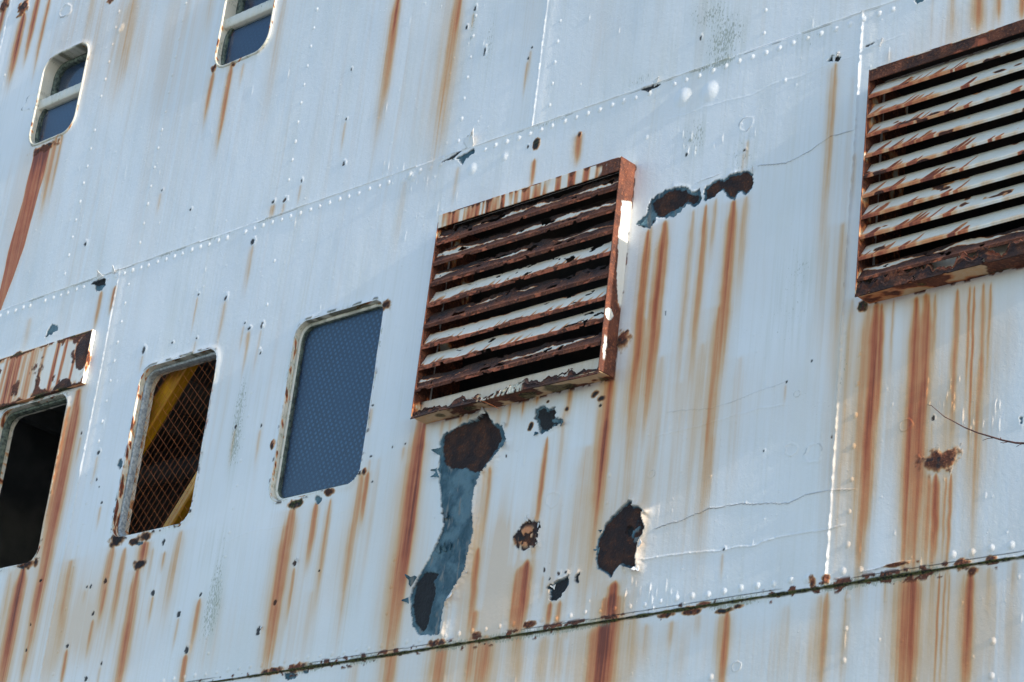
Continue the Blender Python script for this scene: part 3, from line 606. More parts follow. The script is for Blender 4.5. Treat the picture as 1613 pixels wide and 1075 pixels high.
for k, (x0, x1, z0, z1) in VENT.items():
    w = win(x0 + .012, x1 - .012, z0 + .012, z1 - .012); hole[w] = True
    w = win(x0 - .03, x1 + .03, z0 - .04, z1 + .03)
    dd = np.maximum(np.maximum(x0 - GX[w], GX[w] - x1), np.maximum(z0 - GZ[w], GZ[w] - z1))
    mx(L_PLATE, w, ss(.60, .68, fbm(GX[w] * 30, GZ[w] * 22, 720, 3) + .12 * ss(.014, .0, np.abs(dd))) * ss(.018, .006, np.abs(dd)))
    mx(S_TAN, w, .5 * ss(.03, 0, np.abs(dd)))
HG -= .0  # relief finished

def sample(x, z, arr):
    i = np.clip(np.searchsorted(XS, x), 0, NX - 1); j = np.clip(np.searchsorted(ZS, z), 0, NZ - 1)
    return arr[j, i]
def sample_masks(x, z, keep=1.0):
    st = np.stack([sample(x, z, a) for a in (S_TAN, S_RUST, S_GRIME, S_MOSS)], -1)
    lo = np.stack([sample(x, z, a) for a in (L_TEAL, L_BARE, L_DARK, L_PLATE)], -1)
    return st * keep, lo * keep

# ------------------------------------------------------------------ the ship
GROUND = -5.65
ship = empty("ship", (-1.0, 0, -6.6))
tag(ship, "rust streaked white ship side with riveted plates, louvred vents and round cornered windows", "ship")

PX, PY = Qv(GX, GZ)
vis = (PX > -150) & (PX < 1680) & (PY > -150) & (PY < 1140)
cellvis = vis[:-1, :-1] & vis[1:, 1:] & vis[:-1, 1:] & vis[1:, :-1]
cxm = (XS[:-1] + XS[1:]) / 2; czm = (ZS[:-1] + ZS[1:]) / 2
cellhole = hole[:-1, :-1] & hole[1:, 1:] & hole[:-1, 1:] & hole[1:, :-1]
ok = cellvis & ~cellhole
CX, CZ = np.meshgrid(cxm, czm)
pid = np.where(CZ > Z_UP, np.where(CX < -4.80, 0, np.where(CX < -.043, 1, 2)), np.where(CZ > Z_LO, np.where(CX < -3.05, 3, np.where(CX < 1.782, 4, 5)), 6))
idx = np.arange(NZ * NX).reshape(NZ, NX)
ALLV = np.stack([GX.ravel(), -HG.ravel(), GZ.ravel()], -1)
STA = np.stack([a.ravel() for a in (S_TAN, S_RUST, S_GRIME, S_MOSS)], -1); LOS = np.stack([a.ravel() for a in (L_TEAL, L_BARE, L_DARK, L_PLATE)], -1)
# coarse continuation of the plating outside the detailed area
cxs = np.arange(-8.0, 5.01, .1); czs = np.arange(-6.8, 5.01, .1)
def coarse_cells(p):
    V = []; F = []
    for i in range(len(cxs) - 1):
        for j in range(len(czs) - 1):
            x0, x1, z0, z1 = cxs[i], cxs[i + 1], czs[j], czs[j + 1]; mxx, mz = (x0 + x1) / 2, (z0 + z1) / 2
            q = (0 if mxx < -4.80 else 1 if mxx < -.043 else 2) if mz > Z_UP else ((3 if mxx < -3.05 else 4 if mxx < 1.782 else 5) if mz > Z_LO else 6)
            if q != p: continue
            ins = True
            for a, b_ in ((x0, z0), (x1, z0), (x0, z1), (x1, z1)):
                u, v = Qv(a, b_)
                if not (-120 < u < 1650 and -120 < v < 1110 and XS[0] + .03 < a < XS[-1] - .03 and ZS[0] + .03 < b_ < ZS[-1] - .03): ins = False
            if ins: continue
            bad = False
            for o in list(OPEN.values()) + [(a[0], a[1], a[2], a[3]) for a in VENT.values()]:
                if x1 > o[0] - .01 and x0 < o[1] + .01 and z1 > o[2] - .01 and z0 < o[3] + .01: bad = True
            if bad: continue
            k = len(V); y = .009 if p in (0, 1, 2, 6) else .002
            V += [(x0, y, z0), (x1, y, z0), (x1, y, z1), (x0, y, z1)]; F.append((k, k + 1, k + 2, k + 3))
    return V, F
for p in range(7):
    cells = ok & (pid == p)
    jj, ii = np.nonzero(cells)
    F = np.stack([idx[jj, ii], idx[jj, ii + 1], idx[jj + 1, ii + 1], idx[jj + 1, ii]], -1)
    used, inv = np.unique(F.ravel(), return_inverse=True)
    F = inv.reshape(F.shape); V = ALLV[used]; st = STA[used]; lo = LOS[used]
    cV, cF = coarse_cells(p)
    if cV:
        cV = np.array(cV); k = len(V); V = np.concatenate([V, cV]); F = np.concatenate([F, np.array(cF) + k])
        st = np.concatenate([st, np.tile([.25, .05, .1, 0], (len(cV), 1))]); lo = np.concatenate([lo, np.zeros((len(cV), 4))])
    mesh_obj("hull_plate", V, F, M_PAINT, ship, stain=st, loss=lo)

# rivets --------------------------------------------------------------
RV = []
zr = Z_UP - .036
for k in range(110):
    x = -5.05 + .0705 * k + RNG.uniform(-.004, .004)
    if x > 2.62: break
    if RNG.random() < .04: continue
    RV.append((x, zr + RNG.uniform(-.003, .003), RNG.uniform(.0115, .0142)))
x = -2.2
while x < 2.6:
    u, v = Qv(x, Z_LO + .04)
    if 1.95 > x > -2.1 or x > 2.25: RV.append((x, Z_LO + .046 + RNG.uniform(-.004, .004), RNG.uniform(.0120, .0145) if x > 1.0 else RNG.uniform(.0095, .012)))
    x += .078
def column(px, py, z_top, z_bot, sp, r=.0088, skip=.05):
    x0, _ = W(px, py); z = z_top
    while z > z_bot:
        if RNG.random() > skip: RV.append((x0 + RNG.uniform(-.003, .003), z + RNG.uniform(-.004, .004), r * RNG.uniform(.95, 1.25)))
        z -= sp
column(160, 150, 2.95, Z_UP + .06, .112); column(265, 150, 2.9, Z_UP + .06, .114); column(480, 130, 2.35, Z_UP + .06, .110)
column(735, 130, 1.80, Z_UP + .04, .112); column(876, 80, 1.70, Z_UP + .04, .110, .0080); column(1205, 25, 1.35, Z_UP + .03, .11, .0088, 0)
column(5, 130, 2.75, 1.9, .114)
column(187, 540, .95, Z_LO + .08, .112, .0085, .1); column(408, 566, .80, Z_LO + .1, .118, .0082, .15); column(965, 720, -.50, Z_LO + .1, .118, .0085, .2)
column(1345, 730, -.45, Z_LO + .15, .125, .0095, .1); column(1335, 950, Z_LO - .05, -1.9, .118, .010, 0); column(1563, 1008, Z_LO - .28, -2.0, .125, .012, 0); column(1120, 1063, Z_LO - .28, -1.9, .1, .011, 0)
column(624, 874, -.80, Z_LO + .1, .12, .0085, .2); column(1240, 100, .86, .6, .12, .007, .5)
def rivet_shape(x, z, r):
    hb = float(sample(x + r * 1.3, z, HG)); n = 12; V = [(x, -hb - r * .30, z)]; F = []
    for q, (rr, hh) in enumerate(((.45, .28), (.8, .17), (1.1, .04), (1.7, -.08))):
        for k in range(n):
            a = 2 * math.pi * k / n; V.append((x + rr * r * math.cos(a), -hb - hh * r, z + rr * r * math.sin(a)))
    for k in range(n): F.append((0, 1 + k, 1 + (k + 1) % n))
    for q in range(3):
        for k in range(n):
            a = 1 + q * n + k; b_ = 1 + q * n + (k + 1) % n; F.append((a, a + n, b_ + n, b_))
    return V, F
def ok_rivet(x, z):
    u, v = Qv(x, z)
    if not (-20 < u < 1633 and -20 < v < 1095): return False
    for o in OPEN.values():
        if rr_sd(x, z, o) < .02: return False
    for o in VENT.values():
        if o[0] - .02 < x < o[1] + .02 and o[2] - .02 < z < o[3] + .02: return False
    return float(sample(x, z, L_TEAL)) + float(sample(x, z, L_BARE)) + float(sample(x, z, L_DARK)) < .3
RV = [r for r in RV if ok_rivet(r[0], r[1])]
RV.sort(key=lambda r: -r[2] * scale_at(r[0], r[1])[0] * scale_at(r[0], r[1])[1])
for x, z, r in RV[:100]:
    V, F = rivet_shape(x, z, r); A = np.array(V); st, lo = sample_masks(A[:, 0], A[:, 2])
    mesh_obj("rivet", A, F, M_PAINT, ship, origin=(x, 0, z), stain=st, loss=lo)
rest = [rivet_shape(*r) for r in RV[100:]]
if rest:
    V, F = join(rest); A = np.array([tuple(v) for v in V]); st, lo = sample_masks(A[:, 0], A[:, 2])
    tag(mesh_obj("rivet", A, F, M_PAINT, ship, stain=st, loss=lo), kind="stuff")

# windows -------------------------------------------------------------
def outline(o, off=0.0, n=10):
    x0, x1, z0, z1, r = o; x0 += off; x1 -= off; z0 += off; z1 -= off; r = max(r - off, .012); P = []
    for (cx, cz, a0) in ((x1 - r, z1 - r, 0), (x0 + r, z1 - r, 90), (x0 + r, z0 + r, 180), (x1 - r, z0 + r, 270)):
        for k in range(n + 1):
            a = math.radians(a0 + 90 * k / n); P.append((cx + r * math.cos(a), cz + r * math.sin(a)))
    # even out the long sides
    Q = []
    for i in range(len(P)):
        a = P[i]; b_ = P[(i + 1) % len(P)]; L = math.hypot(b_[0] - a[0], b_[1] - a[1]); m_ = max(1, int(L / .012))
        for k in range(m_): Q.append((a[0] + (b_[0] - a[0]) * k / m_, a[1] + (b_[1] - a[1]) * k / m_))
    return Q
def ring_mesh(o, prof, jit=0.0, seed=1):
    base = outline(o, 0); n = len(base); V = []
    cx, cz = (o[0] + o[1]) / 2, (o[2] + o[3]) / 2
    for q, (off, y) in enumerate(prof):
        hx, hz = (o[1] - o[0]) / 2, (o[3] - o[2]) / 2
        for (x, z) in base:
            # move inward along the rounded rectangle's normal
            r = o[4]; qx = abs(x - cx) - hx + r; qz = abs(z - cz) - hz + r
            vx, vz = max(qx, 0), max(qz, 0); L = math.hypot(vx, vz) or 1
            nx, nz = math.copysign(vx / L, x - cx), math.copysign(vz / L, z - cz)
            jj = jit * (float(vn(x * 40, z * 40, seed)) - .5) * 2 if jit else 0
            V.append((x - nx * (off + jj), y + jj * .6, z - nz * (off + jj)))
    F = []
    for q in range(len(prof) - 1):
        for k in range(n):
            F.append((q * n + k, q * n + (k + 1) % n, (q + 1) * n + (k + 1) % n, (q + 1) * n + k))
    return V, F
def frame_masks(V, o, seed, rusty, white=0):
    A = np.array(V); st, lo = sample_masks(A[:, 0], A[:, 2], .6)
    lo[:, 0] *= .2
    n = fbm(A[:, 0] * 26 + A[:, 1] * 90, A[:, 2] * 26 + A[:, 1] * 40, seed, 4) - .10 * ss(-.006, .02, A[:, 1])
    low = ss(o[3], o[2], A[:, 2]); left = ss(o[0] + .08, o[0] - .0, A[:, 0]); top = ss(o[3] - .03, o[3], A[:, 2])
    g = rusty * (.10 + .35 * low + .45 * left)
    st[:, 1] = np.maximum(st[:, 1], 1.1 * ss(.64, .78, n + g * .26)); st[:, 0] = np.maximum(st[:, 0], .35 * g + .15)
    lo[:, 3] = np.maximum(lo[:, 3], ss(.74, .80, n + g * .24)); lo[:, 1] = np.maximum(lo[:, 1], 0)
    st[:, 2] = np.maximum(st[:, 2], .6 * ss(.45, .7, vn(A[:, 0] * 40, A[:, 2] * 40, seed + 3)))
    st[:, 3] = np.maximum(st[:, 3], .7 * top * ss(.55, .65, vn(A[:, 0] * 30, A[:, 2] * 30, seed + 5)))
    return st, lo
def make_window(key, label, depth, rusty, sash, sash_mat=None):
    o = OPEN[key]
    prof = [(-.013, -.003), (-.009, -.0095), (-.004, -.0125), (.001, -.010), (.003, -.003), (.003, depth * .15), (.003, depth * .3), (.003, depth * .5), (.003, depth * .7), (.003, depth * .85), (.003, depth), (.010, depth + .002), (.010, depth + .05)]
    V, F = ring_mesh(o, prof, .0005 + .0012 * rusty, 31)
    st, lo = frame_masks(V, o, hash(key) % 97 if False else {'W1': 5, 'W2': 9, 'W3': 14, 'U1': 21, 'U2': 33}[key], rusty)
    wdw = mesh_obj("window", np.array(V), F, M_FRAME, ship, origin=((o[0] + o[1]) / 2, 0, o[2]), stain=st, loss=lo)
    wdw['label'] = label
    if sash:
        V, F = ring_mesh(o, [(.0035, depth - .012), (.006, depth - .016), (.018, depth - .016), (.021, depth - .010), (.021, depth + .02)], .0006, 37)
        st, lo = frame_masks(V, o, 55, rusty * .5)
        if sash_mat: mesh_obj("sash", np.array(V), F, sash_mat, wdw)
        else: mesh_obj("sash", np.array(V), F, M_FRAME, wdw, stain=st, loss=lo)
    return wdw
def pane(o, y, off, parent, mat, name="pane", z0=None, z1=None, th=.005):
    oo = list(o)
    if z0 is not None: oo[2] = z0
    if z1 is not None: oo[3] = z1
    P = outline(tuple(oo), off); n = len(P)
    V = [(x, y, z) for x, z in P] + [(x, y + th, z) for x, z in P]
    F = [tuple(range(n)), tuple(range(n, 2 * n))[::-1]] + [(k, (k + 1) % n, n + (k + 1) % n, n + k) for k in range(n)]
    return mesh_obj(name, V, F, mat, parent, smooth=False)

w3 = make_window('W3', "blue glazed window left of the central vent", .030, .30, True)
o = OPEN['W3']
V, F = ring_mesh(o, [(.0195, .022), (.0215, .019), (.024, .022), (.024, .040)]); mesh_obj("seal", V, F, M_SEAL, w3)
pane(o, .026, .020, w3, M_GLASS); pane(o, .042, .018, w3, M_FILM, "bubble_film", th=.003)
w2 = make_window('W2', "corroded open window with wire guard", .034, 1.0, True, M_ALU)
w1 = make_window('W1', "open window with dark cabin behind", .036, .6, True, M_SEAL)
for key, lab in (('U1', "small window in the upper plating at the left edge"), ('U2', "small window in the upper plating cut by the top edge")):
    o = OPEN[key]; wu = make_window(key, lab, .115, .2, False)
    zc = o[2] + (o[3] - o[2]) * .50
    NXB = 60; prof = [(.05, .036), (.014, .036), (.006, .033), (.0, .026), (.0, -.028), (.006, -.034), (.05, -.036)]
    bv = []
    for q, (y, dz) in enumerate(prof):
        for k in range(NXB + 1):
            x = o[0] + .004 + (o[1] - o[0] - .008) * k / NXB; bv.append((x, y + .008 + .001 * math.sin(k * .9), zc + dz))
    bf = [(q * (NXB + 1) + k, q * (NXB + 1) + k + 1, (q + 1) * (NXB + 1) + k + 1, (q + 1) * (NXB + 1) + k) for q in range(len(prof) - 1) for k in range(NXB)]
    B = np.array(bv); st = np.zeros((len(B), 4)); st[:, 0] = .15; st[:, 2] = .5 * ss(.5, .75, vn(B[:, 0] * 30, B[:, 2] * 60, 5)); lo = np.zeros((len(B), 4))
    mesh_obj("crossbar", B, bf, M_FRAME, wu, stain=st, loss=lo)
    ol = (o[0], o[1], o[2], zc - .005, .10)
    V, F = ring_mesh(ol, [(.0035, .030), (.006, .024), (.013, .024), (.016, .030), (.016, .05)]); mesh_obj("sash", V, F, M_SEAL, wu)
    pane(ol, .034, .014, wu, M_GLASS)
    pane(ol, .048, .012, wu, M_FILM2, "sky_blue_backing", th=.003)  # added sheet that carries the sky's blue for the pane
    ou = (o[0], o[1], zc + .005, o[3], .10)
    V, F = ring_mesh(ou, [(.004, .070), (.010, .064), (.030, .066), (.034, .074), (.034, .11)]); mesh_obj("inner_sash", V, F, M_SEAL, wu)
    pane(ou, .080, .032, wu, M_GLASS); pane(ou, .098, .02, wu, M_FILM2, "sky_blue_backing", th=.003)

# wire guard of the second window
o = OPEN['W2']; gd = .060
def wires(pa, pb, step, n0, n1, y):
    a = np.array(W(*pa, -y)); b_ = np.array(W(*pb, -y)); d = b_ - a; d /= np.linalg.norm(d)
    parts = []
    sx = np.array(W(pa[0] + step, pa[1] - step * .27, -y)) - a
    for k in range(n0, n1):
        c = a + sx * k; seg = []
        ts = np.linspace(-1.6, 1.6, 321); P = c + ts[:, None] * d
        ins = (P[:, 0] > o[0] - .03) & (P[:, 0] < o[1] + .05) & (P[:, 1] > o[2] - .05) & (P[:, 1] < o[3] + .04)
        if ins.sum() < 3: continue
        q = P[ins][[0, -1]]
        parts.append(tube([(q[0][0], y, q[0][1]), (q[1][0], y + .001, q[1][1])], [.0010, .0010], 4))
    return parts
G = wires((281, 605), (320, 659), 15.0, -16, 24, gd) + wires((247, 700), (313, 589), 9.8, -24, 36, gd + .003)
V, F = join(G)
tag(mesh_obj("wire_guard", [tuple(v) for v in V], F, M_WIRE, w2, smooth=False), "rusty diamond mesh guard")

# louvred vents --------------------------------------------------------
def grid_mesh(P):   # P [a, b, 3] array
    a, b_ = P.shape[:2]; I = np.arange(a * b_).reshape(a, b_)
    return P.reshape(-1, 3), np.stack([I[:-1, :-1].ravel(), I[:-1, 1:].ravel(), I[1:, 1:].ravel(), I[1:, :-1].ravel()], -1)
def shell(P, Nrm, th):
    """a corrugated sheet given thickness: front grid plus back grid and rims"""
    V1, F1 = grid_mesh(P); V2 = V1 - Nrm.reshape(-1, 3) * th; n = len(V1)
    F2 = F1[:, ::-1] + n
    a, b_ = P.shape[:2]; I = np.arange(a * b_).reshape(a, b_); rim = []
    for e in (I[0, :], I[-1, ::-1], I[::-1, 0], I[:, -1]):
        for k in range(len(e) - 1): rim.append((e[k + 1], e[k], e[k] + n, e[k + 1] + n))
    return np.concatenate([V1, V2]), np.concatenate([F1, F2, np.array(rim)])
def blade(x0, x1, zb, yl, rise, run, lip, mode, seed, parent, tear=0.0):
    nx = int((x1 - x0) / .0035); xs = np.linspace(x0, x1, nx)
    s = np.concatenate([np.linspace(0, 1, 8) * lip, lip + np.linspace(.04, 1, 34) * math.hypot(rise, run)]); L = math.hypot(rise, run)
    X, Sg = np.meshgrid(xs, s)
    sl = np.clip(Sg - lip, 0, None) / L
    sag = .0035 * (vn(X * 3.1, 0 * X, seed) - .5)
    Y = -yl + run * sl; Z = zb + np.minimum(Sg, lip) + rise * sl + sag
    n = fbm(X * 26, Sg * 26, seed, 4); nb = fbm(X * 6, Sg * 9, seed + 5, 3)
    rot = tear
    bend = ss(.55, .75, nb + .15 * rot)
    Y = Y - .004 * (n - .5) * ss(.1, .5, sl) - rot * .022 * bend * sl * n; Z = Z + rot * .016 * bend * (n - .5) * ss(.1, .5, sl) - rot * .012 * ss(.5, .7, fbm(X * 4, 0 * X, seed + 40, 3)) * ss(.4, 1, sl)
    Y = Y - .0022 * np.exp(-((Sg - lip) / .005) ** 2)     # rolled nose
    P = np.stack([X, Y, Z], -1)
    dS = np.gradient(P, axis=0); dX = np.gradient(P, axis=1); N = np.cross(dX, dS); N /= np.linalg.norm(N, axis=-1, keepdims=True) + 1e-9
    V, F = shell(P, N, .0025)
    u = (X - x0) / (x1 - x0)
    st = np.zeros(X.shape + (4,)); lo = np.zeros(X.shape + (4,))
    if mode == 'rusty':
        bl, bq = BIAS[seed]
        rl = bl + .55 * (fbm(X * 9, 0 * X, seed + 9, 4) - .5) + .10 * (fbm(X * 60, Sg * 60, seed + 11, 2) - .5)      # rust creeping up from the lip
        ql = bq + .90 * (fbm(X * 5, 0 * X, seed + 19, 4) - .5) + .16 * (fbm(X * 50, Sg * 50, seed + 12, 3) - .5)     # paint shed from the back edge
        pf = np.minimum(sl - rl, ql - sl); paint = ss(-.012, .012, pf)
        shed = ss(-.01, .02, sl - ql)
        lo[..., 3] = 1 - paint
        lo[..., 1] = np.maximum(.95 * shed, .75 * (1 - paint) * ss(.15, .4, sl) * (bl > .2))
        dr = ss(.50, .72, vn(X * 42 - sl * 2.2, sl * .8, seed + 2) * .6 + vn(X * 100 - sl * 4, sl * .8, seed + 4) * .4)
        st[..., 0] = .30 + .5 * ss(.6, 1, sl); st[..., 1] = .75 * dr * ss(.75, .0, sl) + .75 * np.exp(-(np.minimum(np.abs(sl - rl), np.abs(ql - sl)) / .05) ** 2)  # tan wash; its rise to the back edge paints in shade
        lipm = ss(lip * 1.2, lip * .95, Sg)
        st[..., 1] = np.maximum(st[..., 1], .85 * lipm)
        lp = ss(.63 - .17 * (bl < .1), .69 - .17 * (bl < .1), fbm(X * 22, Sg * 40, seed + 14, 3))
        lo[..., 3] = lo[..., 3] * (1 - lipm) + lipm * (1 - lp); lo[..., 1] *= (1 - lipm)
    else:
        lf = ss(.55, .05, u); rr_ = np.random.default_rng(seed); wv = .006 * (fbm(X * 30, sl * 3, seed + 2, 3) - .5)
        for q in range(11):
            c = x0 + (x1 - x0) * (rr_.uniform(0, .42) if q < 9 else rr_.uniform(.4, 1)); hgt = rr_.uniform(.25, .95) * (1 if q < 9 else .5); wd_ = rr_.uniform(.006, .022)
            t_ = np.clip(1 - sl / hgt, 0, 1); d_ = np.abs(X + wv - c - .055 * sl) / (wd_ * t_ ** .6 + 1e-4)
            st[..., 1] = np.maximum(st[..., 1], rr_.uniform(.6, 1.05) * ss(1.25, .6, d_) * ss(0, .25, t_))
            st[..., 0] = np.maximum(st[..., 0], .5 * ss(2.6, .6, d_))
        st[..., 1] = np.maximum(st[..., 1], (.25 + .55 * lf) * ss(.35, 0, sl) * (.4 + .8 * vn(X * 40, 0 * X, seed + 7)))
        st[..., 0] = np.maximum(st[..., 0], .10 + .25 * lf + .25 * ss(.7, 1, sl))  # tan wash, deepened at the back edge as painted shade
        sp = ss(.765, .79, fbm(X * 11, Sg * 22, seed + 21, 3) + .03 * ss(.3, .0, sl))
        lo[..., 3] = sp; lo[..., 1] = .6 * sp
        st[..., 1] += .5 * ss(.72, .76, fbm(X * 11, Sg * 22, seed + 21, 3))
    # eaten-away upper parts
    keep = np.ones(len(F), bool)
    if rot:
        m_ = (fbm(X * 16, Sg * 30, seed + 30, 3) + .16 * rot * sl) > .735
        fl = m_.ravel(); n0 = len(fl); full = np.concatenate([fl, fl])
        keep = ~full[F].all(axis=1)
    st = st.reshape(-1, 4); lo = lo.reshape(-1, 4)
    back_l = lo.copy(); back_l[:, 1] = .9; back_l[:, 3] = np.maximum(back_l[:, 3], .6)
    mesh_obj("blade", V, F[keep], M_VENT, parent, stain=np.concatenate([st, st]), loss=np.concatenate([lo, back_l]))
BIAS = {}

def sheet(P3, name, parent, st_fn, th=.004, mat=None, hole_fn=None):
    """P3 [a,b,3] grid -> thick plate object with masks from st_fn"""
    dA = np.gradient(P3, axis=0); dB = np.gradient(P3, axis=1); N = np.cross(dB, dA); N /= np.linalg.norm(N, axis=-1, keepdims=True) + 1e-9
    V, F = shell(P3, N, th)
    if hole_fn is not None:
        fl = hole_fn(P3).ravel(); full = np.concatenate([fl, fl]); F = F[~full[F].all(axis=1)]
    st, lo = st_fn(P3); st = st.reshape(-1, 4); lo = lo.reshape(-1, 4)
    return mesh_obj(name, V, F, mat or M_VENT, parent, stain=np.concatenate([st, st]), loss=np.concatenate([lo, lo]))
def quad_grid(a, b_, c, d, na, nb):  # corners a(0,0) b(0,1) c(1,1) d(1,0)
    a, b_, c, d = map(np.array, (a, b_, c, d)); s = np.linspace(0, 1, na)[:, None, None]; t = np.linspace(0, 1, nb)[None, :, None]
    return (a * (1 - t) + b_ * t) * (1 - s) + (d * (1 - t) + c * t) * s

def make_vent(key, label, mode, nb, seed):
    x0, x1, z0, z1 = VENT[key]
    root = empty("louvre_vent", ((x0 + x1) / 2, -VD, z0), ship); root['label'] = label
    yw = .012
    W_ = lambda P, **k: None
    def blank(P): return np.zeros(P.shape[:2] + (4,)), np.zeros(P.shape[:2] + (4,))
    # header band
    hb = .066 if key == 'C' else .052
    P = quad_grid((x0, -VD, z1 - hb), (x1, -VD, z1 - hb), (x1, -VD, z1), (x0, -VD, z1), 26, 300)
    P[..., 1] -= .003 * (fbm(P[..., 0] * 9, P[..., 2] * 20, seed, 3) - .5); P[..., 2] += (.0022 * (vn(P[..., 0] * 40, P[..., 2], seed + 1) - .5)) * (P[..., 2] > z1 - .01)
    def f(P):
        st, lo = blank(P); X, Z = P[..., 0], P[..., 2]; u = (X - x0) / (x1 - x0); v = (Z - z1 + hb) / hb
        dr = vn(X * 26, Z * 2, seed + 4) * .6 + vn(X * 75, Z * 5, seed + 5) * .4
        if key == 'C':
            pl = ss(.68, .80, dr + .16 * ss(.6, 1, v) + .22 * ss(.84, .93, u) - .1 * ss(.12, .02, u) + .2 * (fbm(X * 30, Z * 30, seed + 8, 3) - .5)); pl = np.maximum(pl, ss(.88, .90, u - .05 * v))
            st[..., 1] = ss(.40, .72, dr) * .8; st[..., 0] = .45; lo[..., 3] = pl
        else:
            pl = ss(.36, .50, fbm(X * 14, Z * 14, seed + 6, 3) + .1); lo[..., 3] = pl; lo[..., 1] = .7 * ss(.5, .6, fbm(X * 9, Z * 16, seed + 7, 3)); st[..., 1] = .9
        return st, lo
    sheet(P, "header_panel", root, f)
    # casing sides, top and bottom
    def rusty(amount, sd, cream=0.0, tnt=.6):
        def f(P):
            st, lo = blank(P); n = fbm(P[..., 0] * 12 + P[..., 1] * 22, P[..., 2] * 12, sd, 4)
            lo[..., 3] = ss(.98 - amount, 1.04 - amount, n + .0); st[..., 1] = ss(.80 - amount, 1.1 - amount, n); st[..., 0] = tnt
            return st, lo
        return f
    P = quad_grid((x0, -VD, z1), (x1, -VD, z1), (x1, yw, z1), (x0, yw, z1), 22, 200); sheet(P, "top_plate", root, rusty(.45, seed + 10))
    P = quad_grid((x0, -VD, z0), (x0, -VD, z1), (x0, .172, z1), (x0, .172, z0), 40, 200)
    sheet(P, "side_plate", root, rusty(.66, seed + 11))
    # right-hand side plate with its long surviving strip of paint
    P = quad_grid((x1, -VD, z0), (x1, -VD, z1), (x1, .172, z1), (x1, .172, z0), 60, 260)
    P[..., 0] += .0015 * (fbm(P[..., 1] * 30, P[..., 2] * 12, seed + 3, 3) - .5)
    def fr(P):
        st, lo = blank(P); Y, Z = P[..., 1], P[..., 2]
        t = (z1 - Z) / (z1 - z0); wv = .020 * (fbm(Y * 24, Z * 34, seed + 12, 4) - .5) + .014 * (fbm(Y * 3, Z * 9, seed + 14, 2) - .5)
        e0 = np.interp(t, [0, .16, .20, .45, .60, .68, .72, .80, .86, .95, 1], [.05, .05, -.075, -.060, -.045, -.030, -.01, .03, -.085, -.062, .05])
        e1 = np.interp(t, [0, .8, .85, .95, 1], [.05, .05, -.068, -.048, .05])
        pt = ss(-.0015, .0015, Y + wv - e0) * ss(.17, .19, t)
        pt = np.maximum(pt * ss(.69, .66, t), np.maximum(ss(.0015, -.0015, np.hypot((Y + .075) / .020, (t - .735) / .022) - 1 + wv * 40) , ss(-.001, .001, Y + .088 + wv) * ss(.001, -.001, Y + .070 + wv) * ss(.83, .85, t) * ss(.95, .93, t)))
        lo[..., 3] = 1 - pt; st[..., 0] = .12; st[..., 1] = .5 * ss(.70, .78, fbm(Y * 30, Z * 20, seed + 13, 3)); return st, lo
    sheet(P, "side_plate", root, fr)
    # bottom plate and its torn front lip
    P = quad_grid((x0, -VD + .006, z0), (x1, -VD + .006, z0), (x1, yw, z0), (x0, yw, z0), 30, 320)
    P[..., 2] += -.006 * fbm(P[..., 0] * 6, P[..., 1] * 9, seed + 15, 3)
    def fb(P):
        st, lo = blank(P); X, Y = P[..., 0], P[..., 1]; u = (X - x0) / (x1 - x0); n = fbm(X * 8, Y * 14, seed + 16, 4)
        a = ss(.48, .55, n + (.25 * np.exp(-((u - .28) / .12) ** 2) - .25 * np.exp(-((u - .06) / .08) ** 2) - .12 * ss(.8, .95, u) if key == 'C' else .30 * ss(.40, .55, u) - .12))
        lo[..., 3] = a; st[..., 1] = .55 * ss(.45, .7, n) + (.25 if key == 'R' else 0); st[..., 0] = 1.0; st[..., 1] = np.maximum(st[..., 1], .30); st[..., 2] = 0; st[..., 3] = .8 * ss(.72, .8, vn(X * 12, Y * 20, seed + 18)); return st, lo
    sheet(P, "bottom_plate", root, fb, th=-.004)
    lh = .040 if key == 'C' else .050
    P = quad_grid((x0, -VD, z0 - .004), (x1, -VD, z0 - .004), (x1, -VD - .002, z0 + lh), (x0, -VD - .002, z0 + lh), 26, 420)
    X = P[..., 0].copy(); v = (P[..., 2] - z0) / lh; u = (X - x0) / (x1 - x0)
    rag = fbm(X * 24, 0 * X, seed + 20, 4)
    P[..., 2] = z0 - .004 + (P[..., 2] - z0 + .004) * (.15 + 1.6 * rag) - .012 * fbm(X * 4, 0 * X, seed + 21, 2)
    P[..., 1] += -.022 * (fbm(X * 22, v * 4, seed + 22, 4) - .35) * ss(.0, .8, v) + .03 * v * fbm(X * 5, 0 * X, seed + 23, 2)
    def fl(P):
        st, lo = blank(P); lo[..., 3] = 1; lo[..., 1] = ss(.30, .50, fbm(X * 20, v * 2, seed + 25, 3)) * .9; st[..., 1] = .8
        if key == 'C':
            z_ = ss(.35, .38, u) * ss(.62, .60, u) * ss(.36, .5, vn(X * 120, v * 2, seed + 26) + .15 * v); lo[..., 3] *= 1 - z_; lo[..., 1] *= 1 - z_; st[..., 1] *= 1 - z_ * .8; st[..., 0] = .2; st[..., 2] = .7
        else:
            z_ = ss(.12, .05, np.abs(v - .75) - .1) * ss(.24, .28, u) * ss(.35, .55, fbm(X * 30, v * 4, seed + 29, 3)); lo[..., 1] *= 1 - z_; lo[..., 3] *= 1 - .7 * z_; st[..., 1] = np.maximum(st[..., 1] * (1 - z_), .95 * z_); st[..., 0] = 1  # orange rust strip, its sunlit brightness put into the colour
        return st, lo
    sheet(P, "torn_lip", root, fl, hole_fn=lambda P: (fbm(X * 30, v * 3, seed + 28, 3) + .16 * v) > .76)
    # white inner baffle seen under the last blade
    P = quad_grid((x0 + .004, -.058, z0 + .004), (x1 - .004, -.058, z0 + .004), (x1 - .004, -.050, z0 + .085), (x0 + .004, -.050, z0 + .085), 10, 60)
